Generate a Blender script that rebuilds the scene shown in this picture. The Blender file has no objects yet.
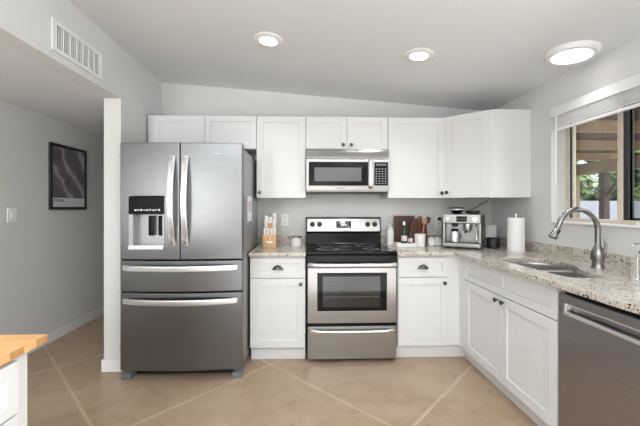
import bpy, bmesh, math, random
from mathutils import Vector, Matrix
random.seed(7)
R = math.radians
PI = math.pi
SC = bpy.context.scene
COL = SC.collection

# ------------------------------------------------------------------ camera
XL, XR, D, EYE = -1.44, 1.95, 3.385, 1.29
cam = bpy.data.cameras.new('camera')
cam.sensor_fit = 'HORIZONTAL'; cam.sensor_width = 36.0
cam.lens = 330.0 / 640.0 * 36.0
cam.shift_x = (320 - 314) / 640.0
cam.shift_y = -(213 - 207) / 640.0
cam.clip_start = 0.02
co = bpy.data.objects.new('camera', cam); COL.objects.link(co)
co.location = (0, 0, EYE)
co.rotation_euler = (R(90), 0, -math.atan(0.0304))
SC.camera = co

# ------------------------------------------------------------------ exposure
SC.view_settings.view_transform = 'Standard'
SC.view_settings.look = 'None'
SC.view_settings.gamma = 1.0
SC.view_settings.use_curve_mapping = False
SC.view_settings.exposure = -0.25
SC.cycles.max_bounces = 10
SC.cycles.diffuse_bounces = 6
SC.cycles.glossy_bounces = 5
SC.cycles.transmission_bounces = 8
SC.cycles.transparent_max_bounces = 12
SC.cycles.sample_clamp_indirect = 6.0
SC.cycles.caustics_reflective = False
SC.cycles.caustics_refractive = False

# ------------------------------------------------------------------ world, sun
W = bpy.data.worlds.new('sky'); SC.world = W; W.use_nodes = True
wn = W.node_tree; wn.nodes.clear()
sky = wn.nodes.new('ShaderNodeTexSky'); sky.sky_type = 'NISHITA'
sky.sun_elevation = R(52); sky.sun_rotation = R(200); sky.sun_disc = False
sky.air_density = 1.0; sky.dust_density = 2.5; sky.ozone_density = 1.0
bg = wn.nodes.new('ShaderNodeBackground'); bg.inputs['Strength'].default_value = 0.5
wo = wn.nodes.new('ShaderNodeOutputWorld')
wn.links.new(sky.outputs[0], bg.inputs[0]); wn.links.new(bg.outputs[0], wo.inputs[0])

def lamp(name, kind, loc, rot, energy, color=(1, 1, 1), **kw):
    l = bpy.data.lights.new(name, kind); l.energy = energy; l.color = color
    for k, v in kw.items(): setattr(l, k, v)
    o = bpy.data.objects.new(name, l); COL.objects.link(o); o.location = loc; o.rotation_euler = rot
    return o
lamp('sun', 'SUN', (6, 2, 8), (R(38), R(14), 0), 3.0, (1.0, 0.95, 0.88), angle=R(1))
# added fill lamps behind the camera, standing in for unseen daylight at the doors
for x_ in (-0.65, 0.45):
    lamp('rear_fill', 'AREA', (x_, -2.9, 1.1), (R(90), 0, 0), 9, (0.91, 0.965, 1.0), shape='RECTANGLE', size=0.9, size_y=1.9)
# added up-facing fill lamps imitating bounced light, behind the camera
lamp('floor_bounce_fill', 'AREA', (0.85, -0.9, 0.3), (R(180 - 10), 0, 0), 58, (0.91, 0.965, 1.0), shape='RECTANGLE', size=1.8, size_y=3.0)
lamp('room_bounce_fill', 'AREA', (0.1, -1.15, 1.80), (R(180), 0, 0), 140, (0.91, 0.965, 1.0), shape='RECTANGLE', size=2.6, size_y=2.4)
# daylight through the kitchen window
lamp('window_daylight', 'AREA', (2.2, 1.75, 1.6), (0, R(90), 0), 14, (0.97, 0.985, 1.0), shape='RECTANGLE', size=0.8, size_y=1.4)
# added fill lamp that brightens the passage behind the header, no window there
lamp('passage_fill', 'AREA', (-2.0, -2.4, 1.3), (R(90), 0, 0), 76, (0.96, 0.98, 1.0), shape='RECTANGLE', size=0.8, size_y=1.6)

# ------------------------------------------------------------------ materials
MATS = {}
def srgb(r, g, b):
    f = lambda c: (c / 255 / 12.92) if c / 255 <= 0.04045 else ((c / 255 + 0.055) / 1.055) ** 2.4
    return (f(r), f(g), f(b), 1.0)
class NT:
    def __init__(s, name):
        s.m = bpy.data.materials.new(name); s.m.use_nodes = True
        s.t = s.m.node_tree; s.b = s.t.nodes['Principled BSDF']; MATS[name] = s.m
    def n(s, t, **kw):
        x = s.t.nodes.new(t)
        for k, v in kw.items(): setattr(x, k, v)
        return x
    def l(s, a, b): s.t.links.new(a, b)
    def coord(s, scale=(1, 1, 1), rot=(0, 0, 0), space='Object', loc=(0, 0, 0)):
        tc = s.n('ShaderNodeTexCoord'); mp = s.n('ShaderNodeMapping')
        mp.inputs['Scale'].default_value = scale; mp.inputs['Rotation'].default_value = rot
        mp.inputs['Location'].default_value = loc
        s.l(tc.outputs[space], mp.inputs[0]); return mp.outputs[0]
    def noise(s, vec, scale, detail=4, rough=0.5, dist=0.0):
        x = s.n('ShaderNodeTexNoise'); x.inputs['Scale'].default_value = scale
        x.inputs['Detail'].default_value = detail; x.inputs['Roughness'].default_value = rough
        x.inputs['Distortion'].default_value = dist
        s.l(vec, x.inputs['Vector']); return x.outputs['Fac']
    def ramp(s, fac, stops, interp='LINEAR'):
        x = s.n('ShaderNodeValToRGB'); x.color_ramp.interpolation = interp
        e = x.color_ramp.elements
        while len(e) > len(stops): e.remove(e[-1])
        while len(e) < len(stops): e.new(0.5)
        for i, (p, c) in enumerate(stops):
            e[i].position = p; e[i].color = c if len(c) == 4 else (*c, 1)
        s.l(fac, x.inputs[0]); return x.outputs[0]
    def mix(s, fac, a, b, mode='MIX'):
        x = s.n('ShaderNodeMix', data_type='RGBA', blend_type=mode)
        if isinstance(fac, (int, float)): x.inputs[0].default_value = fac
        else: s.l(fac, x.inputs[0])
        for v, i in ((a, 6), (b, 7)):
            if isinstance(v, tuple): x.inputs[i].default_value = v
            else: s.l(v, x.inputs[i])
        return x.outputs[2]
    def bump(s, h, strength=0.1, dist=0.01):
        x = s.n('ShaderNodeBump'); x.inputs['Strength'].default_value = strength
        x.inputs['Distance'].default_value = dist
        s.l(h, x.inputs['Height']); s.l(x.outputs[0], s.b.inputs['Normal'])
    def set(s, **kw):
        for k, v in kw.items():
            k = k.replace('_', ' ')
            if isinstance(v, (int, float, tuple)): s.b.inputs[k].default_value = v
            else: s.l(v, s.b.inputs[k])
        return s.m

def plain(name, col, rough=0.5, metal=0.0, bumps=0.0, scale=40, var=0.04, **kw):
    t = NT(name)
    v = t.coord()
    n = t.noise(v, scale, 3)
    c1 = tuple(min(1, x * (1 - var)) for x in col[:3]) + (1,)
    c2 = tuple(min(1, x * (1 + var)) for x in col[:3]) + (1,)
    t.set(Base_Color=t.ramp(n, [(0.3, c1), (0.7, c2)]), Roughness=rough, Metallic=metal, **kw)
    if bumps: t.bump(n, bumps, 0.002)
    return t.m

M = MATS
plain('wall_paint', (0.69, 0.695, 0.69, 1), 0.85, bumps=0.12, scale=60, var=0.012)
plain('ceiling_paint', (0.72, 0.735, 0.735, 1), 0.9, bumps=0.18, scale=45, var=0.012)
plain('trim_white', (0.80, 0.80, 0.80, 1), 0.45, var=0.01)
plain('cabinet_white', (0.72, 0.725, 0.73, 1), 0.38, var=0.008)
plain('island_white', (0.70, 0.70, 0.705, 1), 0.4, var=0.008)
plain('plastic_white', (0.88, 0.88, 0.87, 1), 0.35, var=0.01)
plain('ceramic_white', (0.84, 0.835, 0.82, 1), 0.18, var=0.01)
plain('paper_white', (0.86, 0.86, 0.86, 1), 0.95, bumps=0.3, scale=150, var=0.01)
plain('black_gloss', (0.008, 0.008, 0.009, 1), 0.07, var=0.0, Specular_IOR_Level=0.16)
plain('black_enamel', (0.008, 0.008, 0.009, 1), 0.14, var=0.0, Specular_IOR_Level=0.16)
plain('black_plastic', (0.018, 0.018, 0.019, 1), 0.4, var=0.05)
plain('dark_gap', (0.01, 0.01, 0.01, 1), 0.8, var=0.0)
plain('gunmetal', (0.10, 0.095, 0.09, 1), 0.32, metal=0.9, var=0.05)
plain('chrome', (0.75, 0.75, 0.76, 1), 0.12, metal=1.0, var=0.01)
plain('grey_plastic', (0.17, 0.18, 0.19, 1), 0.5, var=0.04)
plain('dispenser_grey', (0.42, 0.42, 0.43, 1), 0.3, metal=0.5, var=0.03)
plain('tray_silver', (0.75, 0.75, 0.76, 1), 0.3, metal=0.3, var=0.02)
plain('icon_light', (0.7, 0.75, 0.8, 1), 0.5, var=0.0)
plain('icon_dark', (0.12, 0.12, 0.13, 1), 0.5, var=0.0)
plain('vinyl_tan', (0.62, 0.54, 0.45, 1), 0.5, var=0.02)
plain('blind_white', (0.80, 0.80, 0.80, 1), 0.5, var=0.01)
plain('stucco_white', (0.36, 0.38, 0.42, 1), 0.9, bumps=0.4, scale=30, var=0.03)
plain('label_pink', (0.72, 0.55, 0.66, 1), 0.6, var=0.1)
plain('oil_glass', (0.02, 0.035, 0.02, 1), 0.08, var=0.1)
plain('amber_glass', (0.05, 0.025, 0.015, 1), 0.08, var=0.1)
plain('candle_glass', (0.66, 0.64, 0.61, 1), 0.25, var=0.04)
plain('patio_ground', (0.50, 0.43, 0.36, 1), 0.9, bumps=0.4, scale=6, var=0.12)
plain('stucco_tan', (0.55, 0.44, 0.34, 1), 0.9, bumps=0.4, scale=30, var=0.04)
plain('mat_board', (0.68, 0.68, 0.67, 1), 0.7, var=0.01)

def steel(name, col, rough, axis, amt=0.1):
    t = NT(name)
    sc = {'x': (2, 60, 260), 'z': (260, 260, 2)}[axis]
    n = t.noise(t.coord(sc), 1.0, 3, 0.6)
    n2 = t.noise(t.coord((1, 1, 1)), 3.0, 2)
    c = t.ramp(n, [(0.3, tuple(x * (1 - amt) for x in col) + (1,)), (0.7, tuple(min(1, x * (1 + amt)) for x in col) + (1,))])
    rr = t.n('ShaderNodeMapRange'); rr.inputs['To Min'].default_value = rough - 0.04; rr.inputs['To Max'].default_value = rough + 0.06
    t.l(n2, rr.inputs[0])
    t.set(Base_Color=c, Metallic=1.0, Roughness=rough, Anisotropic=0.85)
    t.b.inputs['Anisotropic Rotation'].default_value = 0.0 if axis == 'x' else 0.25
    tg = t.n('ShaderNodeTangent', direction_type='RADIAL', axis='Z'); t.l(tg.outputs[0], t.b.inputs['Tangent'])
    t.bump(n, 0.01, 0.001)
steel('steel_fridge', (0.225, 0.228, 0.234), 0.34, 'x', 0.05)
steel('steel_side', (0.38, 0.38, 0.385), 0.42, 'x', 0.04)
steel('steel_range', (0.42, 0.408, 0.40), 0.28, 'x', 0.05)
steel('steel_microwave', (0.38, 0.37, 0.365), 0.28, 'x', 0.05)
steel('steel_dish', (0.36, 0.345, 0.35), 0.32, 'x', 0.05)
steel('steel_handle', (0.80, 0.80, 0.81), 0.36, 'x', 0.02)
steel('steel_sink', (0.58, 0.57, 0.56), 0.30, 'x', 0.05)
steel('nickel', (0.30, 0.292, 0.28), 0.26, 'z', 0.03)
steel('steel_coffee', (0.36, 0.355, 0.35), 0.34, 'x', 0.03)

# granite
t = NT('granite')
v = t.coord(space='Object')
base = t.ramp(t.noise(v, 7, 6, 0.6, 0.6), [(0.25, srgb(150, 134, 118)), (0.5, srgb(204, 196, 185)), (0.75, srgb(228, 222, 213))])
fine = t.ramp(t.noise(v, 90, 4, 0.7), [(0.38, srgb(100, 90, 82)), (0.52, srgb(200, 192, 182)), (0.66, srgb(226, 220, 213))])
c = t.mix(0.5, base, fine)
vo = t.n('ShaderNodeTexVoronoi', feature='F1'); vo.inputs['Scale'].default_value = 55; vo.inputs['Randomness'].default_value = 1
t.l(v, vo.inputs['Vector'])
spots = t.ramp(vo.outputs['Distance'], [(0.26, (1, 1, 1)), (0.34, (0, 0, 0))])
gate = t.ramp(t.noise(v, 17, 3, 0.6), [(0.48, (0, 0, 0)), (0.54, (1, 1, 1))])
mm = t.mix(1.0, spots, gate, 'MULTIPLY')
c = t.mix(mm, c, srgb(58, 50, 46))
brown = t.ramp(t.noise(v, 26, 5, 0.7), [(0.60, (0, 0, 0)), (0.68, (0.8, 0.8, 0.8))])
c = t.mix(brown, c, srgb(140, 112, 92))
t.set(Base_Color=c, Roughness=0.16, Specular_IOR_Level=0.5)

# stained concrete floor scored in diagonal squares
t = NT('stained_concrete')
tc = t.n('ShaderNodeTexCoord'); sx = t.n('ShaderNodeSeparateXYZ'); t.l(tc.outputs['Object'], sx.inputs[0])
nz = t.noise(tc.outputs['Object'], 1.3, 7, 0.62, 0.8)
nf = t.noise(tc.outputs['Object'], 9, 6, 0.6, 0.3)
c = t.ramp(nz, [(0.25, srgb(146, 124, 102)), (0.5, srgb(168, 146, 123)), (0.75, srgb(188, 168, 147))])
c = t.mix(0.35, c, t.ramp(nf, [(0.3, srgb(152, 129, 106)), (0.7, srgb(190, 167, 142))]))
def op(o, a, b=None, cc=None):
    x = t.n('ShaderNodeMath', operation=o)
    for i, q in enumerate((a, b, cc)):
        if q is None: continue
        if isinstance(q, (int, float)): x.inputs[i].default_value = q
        else: t.l(q, x.inputs[i])
    return x.outputs[0]
wob = op('MULTIPLY', op('SUBTRACT', nf, 0.5), 0.012)
lines = None
for expr, off in ((op('SUBTRACT', sx.outputs[1], sx.outputs[0]), 1.28), (op('ADD', sx.outputs[1], sx.outputs[0]), 0.73)):
    q = op('DIVIDE', op('SUBTRACT', op('ADD', expr, wob), off), 1.71)
    dd = op('MULTIPLY', op('PINGPONG', q, 0.5), 1.71)          # distance to the nearest score line
    ln = op('SUBTRACT', 1.0, op('DIVIDE', dd, 0.022))
    ln = op('MAXIMUM', ln, 0.0)
    lines = ln if lines is None else op('MAXIMUM', lines, ln)
nl = t.noise(tc.outputs['Object'], 3.1, 3, 0.6)
lf = op('MULTIPLY', lines, op('MULTIPLY', nl, 0.9))
c = t.mix(lf, c, srgb(222, 203, 176))
t.set(Base_Color=c, Roughness=t.ramp(nf, [(0.2, (0.24,) * 3), (0.8, (0.40,) * 3)]), Specular_IOR_Level=0.45)
t.bump(nf, 0.05, 0.002)

def wood(name, c1, c2, scale=(1, 14, 14), rough=0.45, staves=0):
    t = NT(name)
    v = t.coord(scale)
    n = t.noise(v, 4, 6, 0.6, 0.5)
    c = t.ramp(n, [(0.3, c1), (0.7, c2)])
    if staves:
        br = t.n('ShaderNodeTexBrick'); br.offset = 0.37
        br.inputs['Color1'].default_value = (0.82, 0.82, 0.82, 1); br.inputs['Color2'].default_value = (1.12, 1.08, 1.02, 1)
        br.inputs['Mortar'].default_value = (0.7, 0.66, 0.6, 1)
        br.inputs['Scale'].default_value = 1; br.inputs['Mortar Size'].default_value = 0.0006
        br.inputs['Brick Width'].default_value = 0.45; br.inputs['Row Height'].default_value = staves
        t.l(t.coord(), br.inputs['Vector'])
        c = t.mix(1.0, c, br.outputs[0], 'MULTIPLY')
    t.set(Base_Color=c, Roughness=rough)
    return t.m
wood('butcher_block', srgb(206, 154, 100), srgb(230, 186, 134), (2, 22, 22), 0.35, 0.042)
wood('light_wood', srgb(198, 150, 104), srgb(226, 186, 142), (16, 16, 2))
wood('spoon_wood', srgb(150, 104, 74), srgb(186, 140, 104), (16, 16, 2))
wood('walnut', srgb(58, 36, 26), srgb(98, 62, 44), (14, 14, 2))
wood('walnut_red', srgb(84, 48, 34), srgb(120, 74, 52), (14, 14, 2))
wood('patio_wood', srgb(134, 106, 80), srgb(150, 122, 94), (3, 3, 3), 0.8)
wood('patio_beam', srgb(232, 204, 164), srgb(242, 220, 184), (3, 3, 3), 0.8)
wood('patio_post', srgb(124, 108, 98), srgb(150, 134, 124), (8, 8, 2), 0.85)
wood('bark', srgb(70, 56, 44), srgb(100, 82, 66), (8, 8, 2), 0.9)

t = NT('leaf')
lc = t.ramp(t.noise(t.coord(), 2.5, 5), [(0.3, srgb(92, 122, 66)), (0.5, srgb(132, 160, 92)), (0.72, srgb(176, 194, 130))])
t.set(Base_Color=lc, Roughness=0.7)

t = NT('window_glass')
t.t.nodes.remove(t.b)
gl = t.n('ShaderNodeBsdfGlossy'); gl.inputs['Roughness'].default_value = 0.02
tr = t.n('ShaderNodeBsdfTransparent'); tr.inputs[0].default_value = (0.93, 0.95, 0.95, 1)
fr = t.n('ShaderNodeFresnel'); fr.inputs['IOR'].default_value = 1.25
mx = t.n('ShaderNodeMixShader'); t.l(fr.outputs[0], mx.inputs[0]); t.l(tr.outputs[0], mx.inputs[1]); t.l(gl.outputs[0], mx.inputs[2])
t.l(mx.outputs[0], t.t.nodes['Material Output'].inputs[0])
t = NT('insect_screen')
t.t.nodes.remove(t.b)
df = t.n('ShaderNodeBsdfDiffuse'); df.inputs[0].default_value = (0.06, 0.06, 0.05, 1)
tr = t.n('ShaderNodeBsdfTransparent'); mx = t.n('ShaderNodeMixShader'); mx.inputs[0].default_value = 0.28
t.l(tr.outputs[0], mx.inputs[1]); t.l(df.outputs[0], mx.inputs[2]); t.l(mx.outputs[0], t.t.nodes['Material Output'].inputs[0])

t = NT('clear_glass')
t.set(Base_Color=(0.97, 0.99, 0.98, 1), Roughness=0.03, Transmission_Weight=1.0, IOR=1.3)

def emit(name, col, s):
    t = NT(name); t.set(Base_Color=(0.9, 0.9, 0.9, 1))
    t.b.inputs['Emission Color'].default_value = col; t.b.inputs['Emission Strength'].default_value = s
emit('lamp_lens', (1, 0.97, 0.92, 1), 3.0)
emit('oven_display', (0.25, 0.33, 0.28, 1), 0.5)

t = NT('oven_glass')
t.set(Base_Color=(0.015, 0.013, 0.012, 1), Roughness=0.06, Coat_Weight=0.3)
t = NT('microwave_screen')
t.set(Base_Color=(0.13, 0.13, 0.145, 1), Roughness=0.14)
t = NT('poster_art')
v = t.coord((1, 1, 1))
wv = t.n('ShaderNodeTexWave', wave_type='BANDS', bands_direction='DIAGONAL'); wv.inputs['Scale'].default_value = 2.3
wv.inputs['Distortion'].default_value = 7; wv.inputs['Detail'].default_value = 3; t.l(v, wv.inputs['Vector'])
a = t.ramp(wv.outputs['Fac'], [(0.0, srgb(96, 92, 102)), (0.6, srgb(112, 106, 116)), (0.88, srgb(150, 142, 148)), (1.0, srgb(205, 198, 198))])
b = t.ramp(t.noise(v, 5, 6, 0.6, 1.0), [(0.35, srgb(92, 88, 100)), (0.8, srgb(150, 142, 148))])
t.set(Base_Color=t.mix(0.5, a, b), Roughness=0.2)

# ------------------------------------------------------------------ mesh building
class MB:
    def __init__(s): s.bm = bmesh.new()
    def _add(s, t, mat=None):
        me = bpy.data.meshes.new('tmp'); t.to_mesh(me); t.free()
        if mat is not None: me.transform(mat)
        s.bm.from_mesh(me); bpy.data.meshes.remove(me); return s
    def box(s, x0, x1, y0, y1, z0, z1, bev=0.0, seg=2, mat=None):
        t = bmesh.new(); bmesh.ops.create_cube(t, size=1)
        bmesh.ops.scale(t, vec=(x1 - x0, y1 - y0, z1 - z0), verts=t.verts)
        bmesh.ops.translate(t, vec=((x0 + x1) / 2, (y0 + y1) / 2, (z0 + z1) / 2), verts=t.verts)
        if bev: bmesh.ops.bevel(t, geom=t.edges[:], offset=bev, segments=seg, profile=0.5, affect='EDGES')
        return s._add(t, mat)
    def lathe(s, prof, c=(0, 0, 0), n=32, mat=None, sx=1, sy=1):
        t = bmesh.new(); rings = []
        for r, z in prof:
            if r < 1e-6: rings.append([t.verts.new((c[0], c[1], c[2] + z))])
            else: rings.append([t.verts.new((c[0] + sx * r * math.cos(2 * PI * i / n), c[1] + sy * r * math.sin(2 * PI * i / n), c[2] + z)) for i in range(n)])
        for a, b in zip(rings, rings[1:]):
            if len(a) == 1 and len(b) == 1: continue
            for i in range(n):
                j = (i + 1) % n
                if len(a) == 1: t.faces.new((a[0], b[i], b[j]))
                elif len(b) == 1: t.faces.new((a[i], b[0], a[j]))
                else: t.faces.new((a[i], b[i], b[j], a[j]))
        for ring, flip in ((rings[0], False), (rings[-1], True)):
            if len(ring) > 1: t.faces.new(ring)
        bmesh.ops.recalc_face_normals(t, faces=t.faces)
        return s._add(t, mat)
    def rod(s, p0, p1, r0, r1=None, n=20):
        p0, p1 = Vector(p0), Vector(p1); r1 = r0 if r1 is None else r1
        L = (p1 - p0).length
        q = Vector((0, 0, 1)).rotation_difference((p1 - p0).normalized()).to_matrix().to_4x4()
        return s.lathe([(0, 0), (r0, 0), (r1, L), (0, L)], n=n, mat=Matrix.Translation(p0) @ q)
    def tube(s, pts, r, n=12, ry=None, up=(0, 0, 1), smooth=0, square=False):
        pts = [Vector(p) for p in pts]
        for _ in range(smooth):
            q = [pts[0]]
            for a, b in zip(pts, pts[1:]): q += [a * 0.75 + b * 0.25, a * 0.25 + b * 0.75]
            q.append(pts[-1]); pts = q
        rs = r if isinstance(r, (list, tuple)) else [r] * len(pts)
        if len(rs) != len(pts):
            rs = [rs[min(len(rs) - 1, int(i * len(rs) / len(pts)))] for i in range(len(pts))]
        t = bmesh.new(); rings = []
        side = None
        for i, p in enumerate(pts):
            d = (pts[min(i + 1, len(pts) - 1)] - pts[max(i - 1, 0)]).normalized()
            if side is None:
                u = Vector(up)
                if abs(d.dot(u)) > 0.95: u = Vector((1, 0, 0))
                side = d.cross(u).normalized()
            else:
                side = (side - d * side.dot(d)).normalized()
            nn = side.cross(d).normalized()
            a, b = rs[i], (ry if ry is not None else rs[i])
            if square:
                k = 0.75
                cs = [(a, b * k), (a * k, b), (-a * k, b), (-a, b * k), (-a, -b * k), (-a * k, -b), (a * k, -b), (a, -b * k)]
                ring = [t.verts.new(p + side * x + nn * y) for x, y in cs]
            else:
                ring = [t.verts.new(p + side * (a * math.cos(2 * PI * k / n)) + nn * (b * math.sin(2 * PI * k / n))) for k in range(n)]
            rings.append(ring)
        for a, b in zip(rings, rings[1:]):
            for i in range(len(a)):
                j = (i + 1) % len(a); t.faces.new((a[i], a[j], b[j], b[i]))
        t.faces.new(rings[0]); t.faces.new(rings[-1])
        bmesh.ops.recalc_face_normals(t, faces=t.faces)
        return s._add(t)
    def prism(s, outline, holes=(), h0=0.0, h1=1.0, axis='z', bev=0.0):
        """flat outline (with holes) pushed from h0 to h1 along an axis; coords are the two other axes in order"""
        t = bmesh.new()
        for loop in [outline] + list(holes):
            vs = [t.verts.new((p[0], p[1], h0)) for p in loop]
            for i in range(len(vs)): t.edges.new((vs[i], vs[(i + 1) % len(vs)]))
        r = bmesh.ops.triangle_fill(t, use_beauty=True, use_dissolve=True, edges=t.edges[:])
        fs = [f for f in t.faces]
        ex = bmesh.ops.extrude_face_region(t, geom=fs, use_keep_orig=True)
        bmesh.ops.translate(t, vec=(0, 0, h1 - h0), verts=[g for g in ex['geom'] if isinstance(g, bmesh.types.BMVert)])
        bmesh.ops.recalc_face_normals(t, faces=t.faces)
        if bev:
            es = [e for e in t.edges if len(e.link_faces) == 2 and e.calc_face_angle(0) > R(50)]
            bmesh.ops.bevel(t, geom=es, offset=bev, segments=2, profile=0.5, affect='EDGES', clamp_overlap=True)
        mat = {'z': Matrix.Identity(4),
               'y': Matrix(((1, 0, 0, 0), (0, 0, 1, 0), (0, 1, 0, 0), (0, 0, 0, 1))),
               'x': Matrix(((0, 0, 1, 0), (1, 0, 0, 0), (0, 1, 0, 0), (0, 0, 0, 1)))}[axis]
        s._add(t, mat)
        return s
    def shaker(s, w, h, rail=0.055, th=0.02, rec=0.009, panels=1, x0=0.0, z0=0.0, slope=0.004, bev=0.0015):
        """shaker front: back at y=0, face at y=-th, spans x0..x0+w, z0..z0+h, one or more recessed panels side by side"""
        hs = []
        pw = (w - rail * (panels + 1)) / panels
        for i in range(panels):
            a = x0 + rail + i * (pw + rail)
            hs.append((a, a + pw, z0 + rail, z0 + h - rail))
        s.prism([(x0, z0), (x0 + w, z0), (x0 + w, z0 + h), (x0, z0 + h)], [[(a, c), (b, c), (b, d), (a, d)] for a, b, c, d in hs], -th, -th + rec, 'y', bev=bev)
        s.box(x0 + 0.0005, x0 + w - 0.0005, -th + rec, 0, z0 + 0.0005, z0 + h - 0.0005)
        return s
    def xf(s, mat): bmesh.ops.transform(s.bm, matrix=mat, verts=s.bm.verts); return s

def obj(name, mb, mat, parent=None, smooth=True, angle=35):
    bmesh.ops.recalc_face_normals(mb.bm, faces=mb.bm.faces)
    me = bpy.data.meshes.new(name); mb.bm.to_mesh(me); mb.bm.free()
    if smooth:
        for p in me.polygons: p.use_smooth = True
        me.set_sharp_from_angle(angle=R(angle))
    me.materials.append(M[mat] if isinstance(mat, str) else mat)
    o = bpy.data.objects.new(name, me); COL.objects.link(o)
    if smooth:
        wn_ = o.modifiers.new('normals', 'WEIGHTED_NORMAL'); wn_.keep_sharp = True; wn_.weight = 90
    if parent is not None: o.parent = parent
    return o
def thing(name, label, cat, loc=(0, 0, 0), rz=0.0, group=None):
    o = bpy.data.objects.new(name, None); COL.objects.link(o); o.empty_display_size = 0.05
    o.location = loc; o.rotation_euler = (0, 0, rz); o['label'] = label; o['category'] = cat
    if group: o['group'] = group
    return o
def tag(o, label, cat, group=None, loc=None, rz=0):
    o['label'] = label; o['category'] = cat
    if group: o['group'] = group
    if loc: o.location = loc; o.rotation_euler = (0, 0, rz)
    return o
def struct(name, mb, mat, parent=None):
    o = obj(name, mb, mat, parent)
    if parent is None: o['kind'] = 'structure'
    return o
def copy_thing(root, loc, rz=None, label=None):
    r = root.copy(); COL.objects.link(r); r.location = loc
    if rz is not None: r.rotation_euler = (0, 0, rz)
    if label: r['label'] = label
    for ch in list(root.children):
        c = ch.copy(); COL.objects.link(c); c.parent = r
        for g in list(ch.children):
            d = g.copy(); COL.objects.link(d); d.parent = c
    return r
def text_mesh(body, size, mat4, extrude=0.0004):
    cu = bpy.data.curves.new('txt', 'FONT'); cu.body = body; cu.size = size; cu.extrude = extrude
    cu.align_x = 'LEFT'
    to = bpy.data.objects.new('txt', cu); COL.objects.link(to)
    bpy.context.view_layer.update()
    me = bpy.data.meshes.new_from_object(to.evaluated_get(bpy.context.evaluated_depsgraph_get()))
    me.transform(mat4)
    b = MB(); b.bm.from_mesh(me)
    bpy.data.objects.remove(to); bpy.data.curves.remove(cu); bpy.data.meshes.remove(me)
    return b

# ================================================================== THE ROOM
HALL = -2.42
CZ = lambda x: 2.44 - 0.0783 * x
REAR = -3.0
HEAD = 2.142
PIER = 2.64
struct('floor', MB().box(HALL - 0.1, XR + 0.1, REAR - 0.1, 5.6, -0.1, 0), 'stained_concrete')
b = MB().prism([(XL - 0.13, CZ(XL - 0.13)), (XR + 0.1, CZ(XR + 0.1)), (XR + 0.1, CZ(XR + 0.1) + 0.1), (XL - 0.13, CZ(XL - 0.13) + 0.1)], (), REAR - 0.1, D + 0.1, 'y')
struct('ceiling', b, 'ceiling_paint')
struct('ceiling_passage', MB().box(HALL - 0.1, XL - 0.1305, REAR - 0.1, 5.6, HEAD, HEAD + 0.1), 'ceiling_paint')
b = MB().prism([(XL - 0.13, 0), (XR, 0), (XR, CZ(XR)), (XL - 0.13, CZ(XL - 0.13))], (), D, D + 0.1, 'y')
struct('wall_back', b, 'wall_paint')
# left wall: a header over a wide opening that ends in a short pier beside the fridge
zt = CZ(XL - 0.13) - 0.012
b = MB().prism([(REAR, 0), (-1.6, 0), (-1.6, HEAD), (PIER, HEAD), (PIER, 0), (D, 0), (D, CZ(XL)), (REAR, CZ(XL))], (), XL - 0.13, XL, 'x')
struct('wall_left', b, 'wall_paint')
# right wall with the kitchen window opening
WY0, WY1, WZ0, WZ1 = 0.98, 2.545, 1.165, 2.02
b = MB().prism([(REAR, 0), (D + 0.1, 0), (D + 0.1, CZ(XR)), (REAR, CZ(XR))], [[(WY0, WZ0), (WY1, WZ0), (WY1, WZ1), (WY0, WZ1)]], XR, XR + 0.17, 'x')
struct('wall_right', b, 'wall_paint')
struct('wall_hall', MB().box(HALL - 0.1, HALL, REAR - 0.1, 5.6, 0, HEAD), 'wall_paint')
struct('wall_hall_end', MB().box(HALL, XL, 5.5, 5.6, 0, HEAD), 'wall_paint')
struct('wall_passage', MB().box(XL - 0.13, XL, D + 0.1, 5.5, 0, HEAD), 'wall_paint')
# rear wall with glass doors (behind the camera)
b = MB().prism([(HALL, 0), (XR, 0), (XR, CZ(XR)), (XL, CZ(XL)), (XL, HEAD), (HALL, HEAD)], [[(-1.2, 0.04), (1.0, 0.04), (1.0, 2.1), (-1.2, 2.1)]], REAR - 0.1, REAR, 'y')
struct('wall_rear', b, 'wall_paint')
b = MB().prism([(-1.2, 0.04), (1.0, 0.04), (1.0, 2.1), (-1.2, 2.1)], [[(-1.14, 0.1), (-0.13, 0.1), (-0.13, 2.04), (-1.14, 2.04)], [(-0.07, 0.1), (0.94, 0.1), (0.94, 2.04), (-0.07, 2.04)]], REAR - 0.08, REAR - 0.03, 'y')
d1 = struct('door_1', b, 'vinyl_tan')
# baseboards
bb = lambda m, *a: m.box(*a, bev=0.004)
struct('baseboard_hall', bb(MB(), HALL, HALL + 0.014, REAR, 5.5, 0, 0.095), 'trim_white')
b = MB()
bb(b, XL - 0.144, XL + 0.014, PIER - 0.014, PIER, 0, 0.095)
bb(b, XL - 0.144, XL - 0.13, PIER, D, 0, 0.095)
bb(b, XL, XL + 0.014, PIER, 3.3, 0, 0.095)
struct('baseboard_left', b, 'trim_white')

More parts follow.
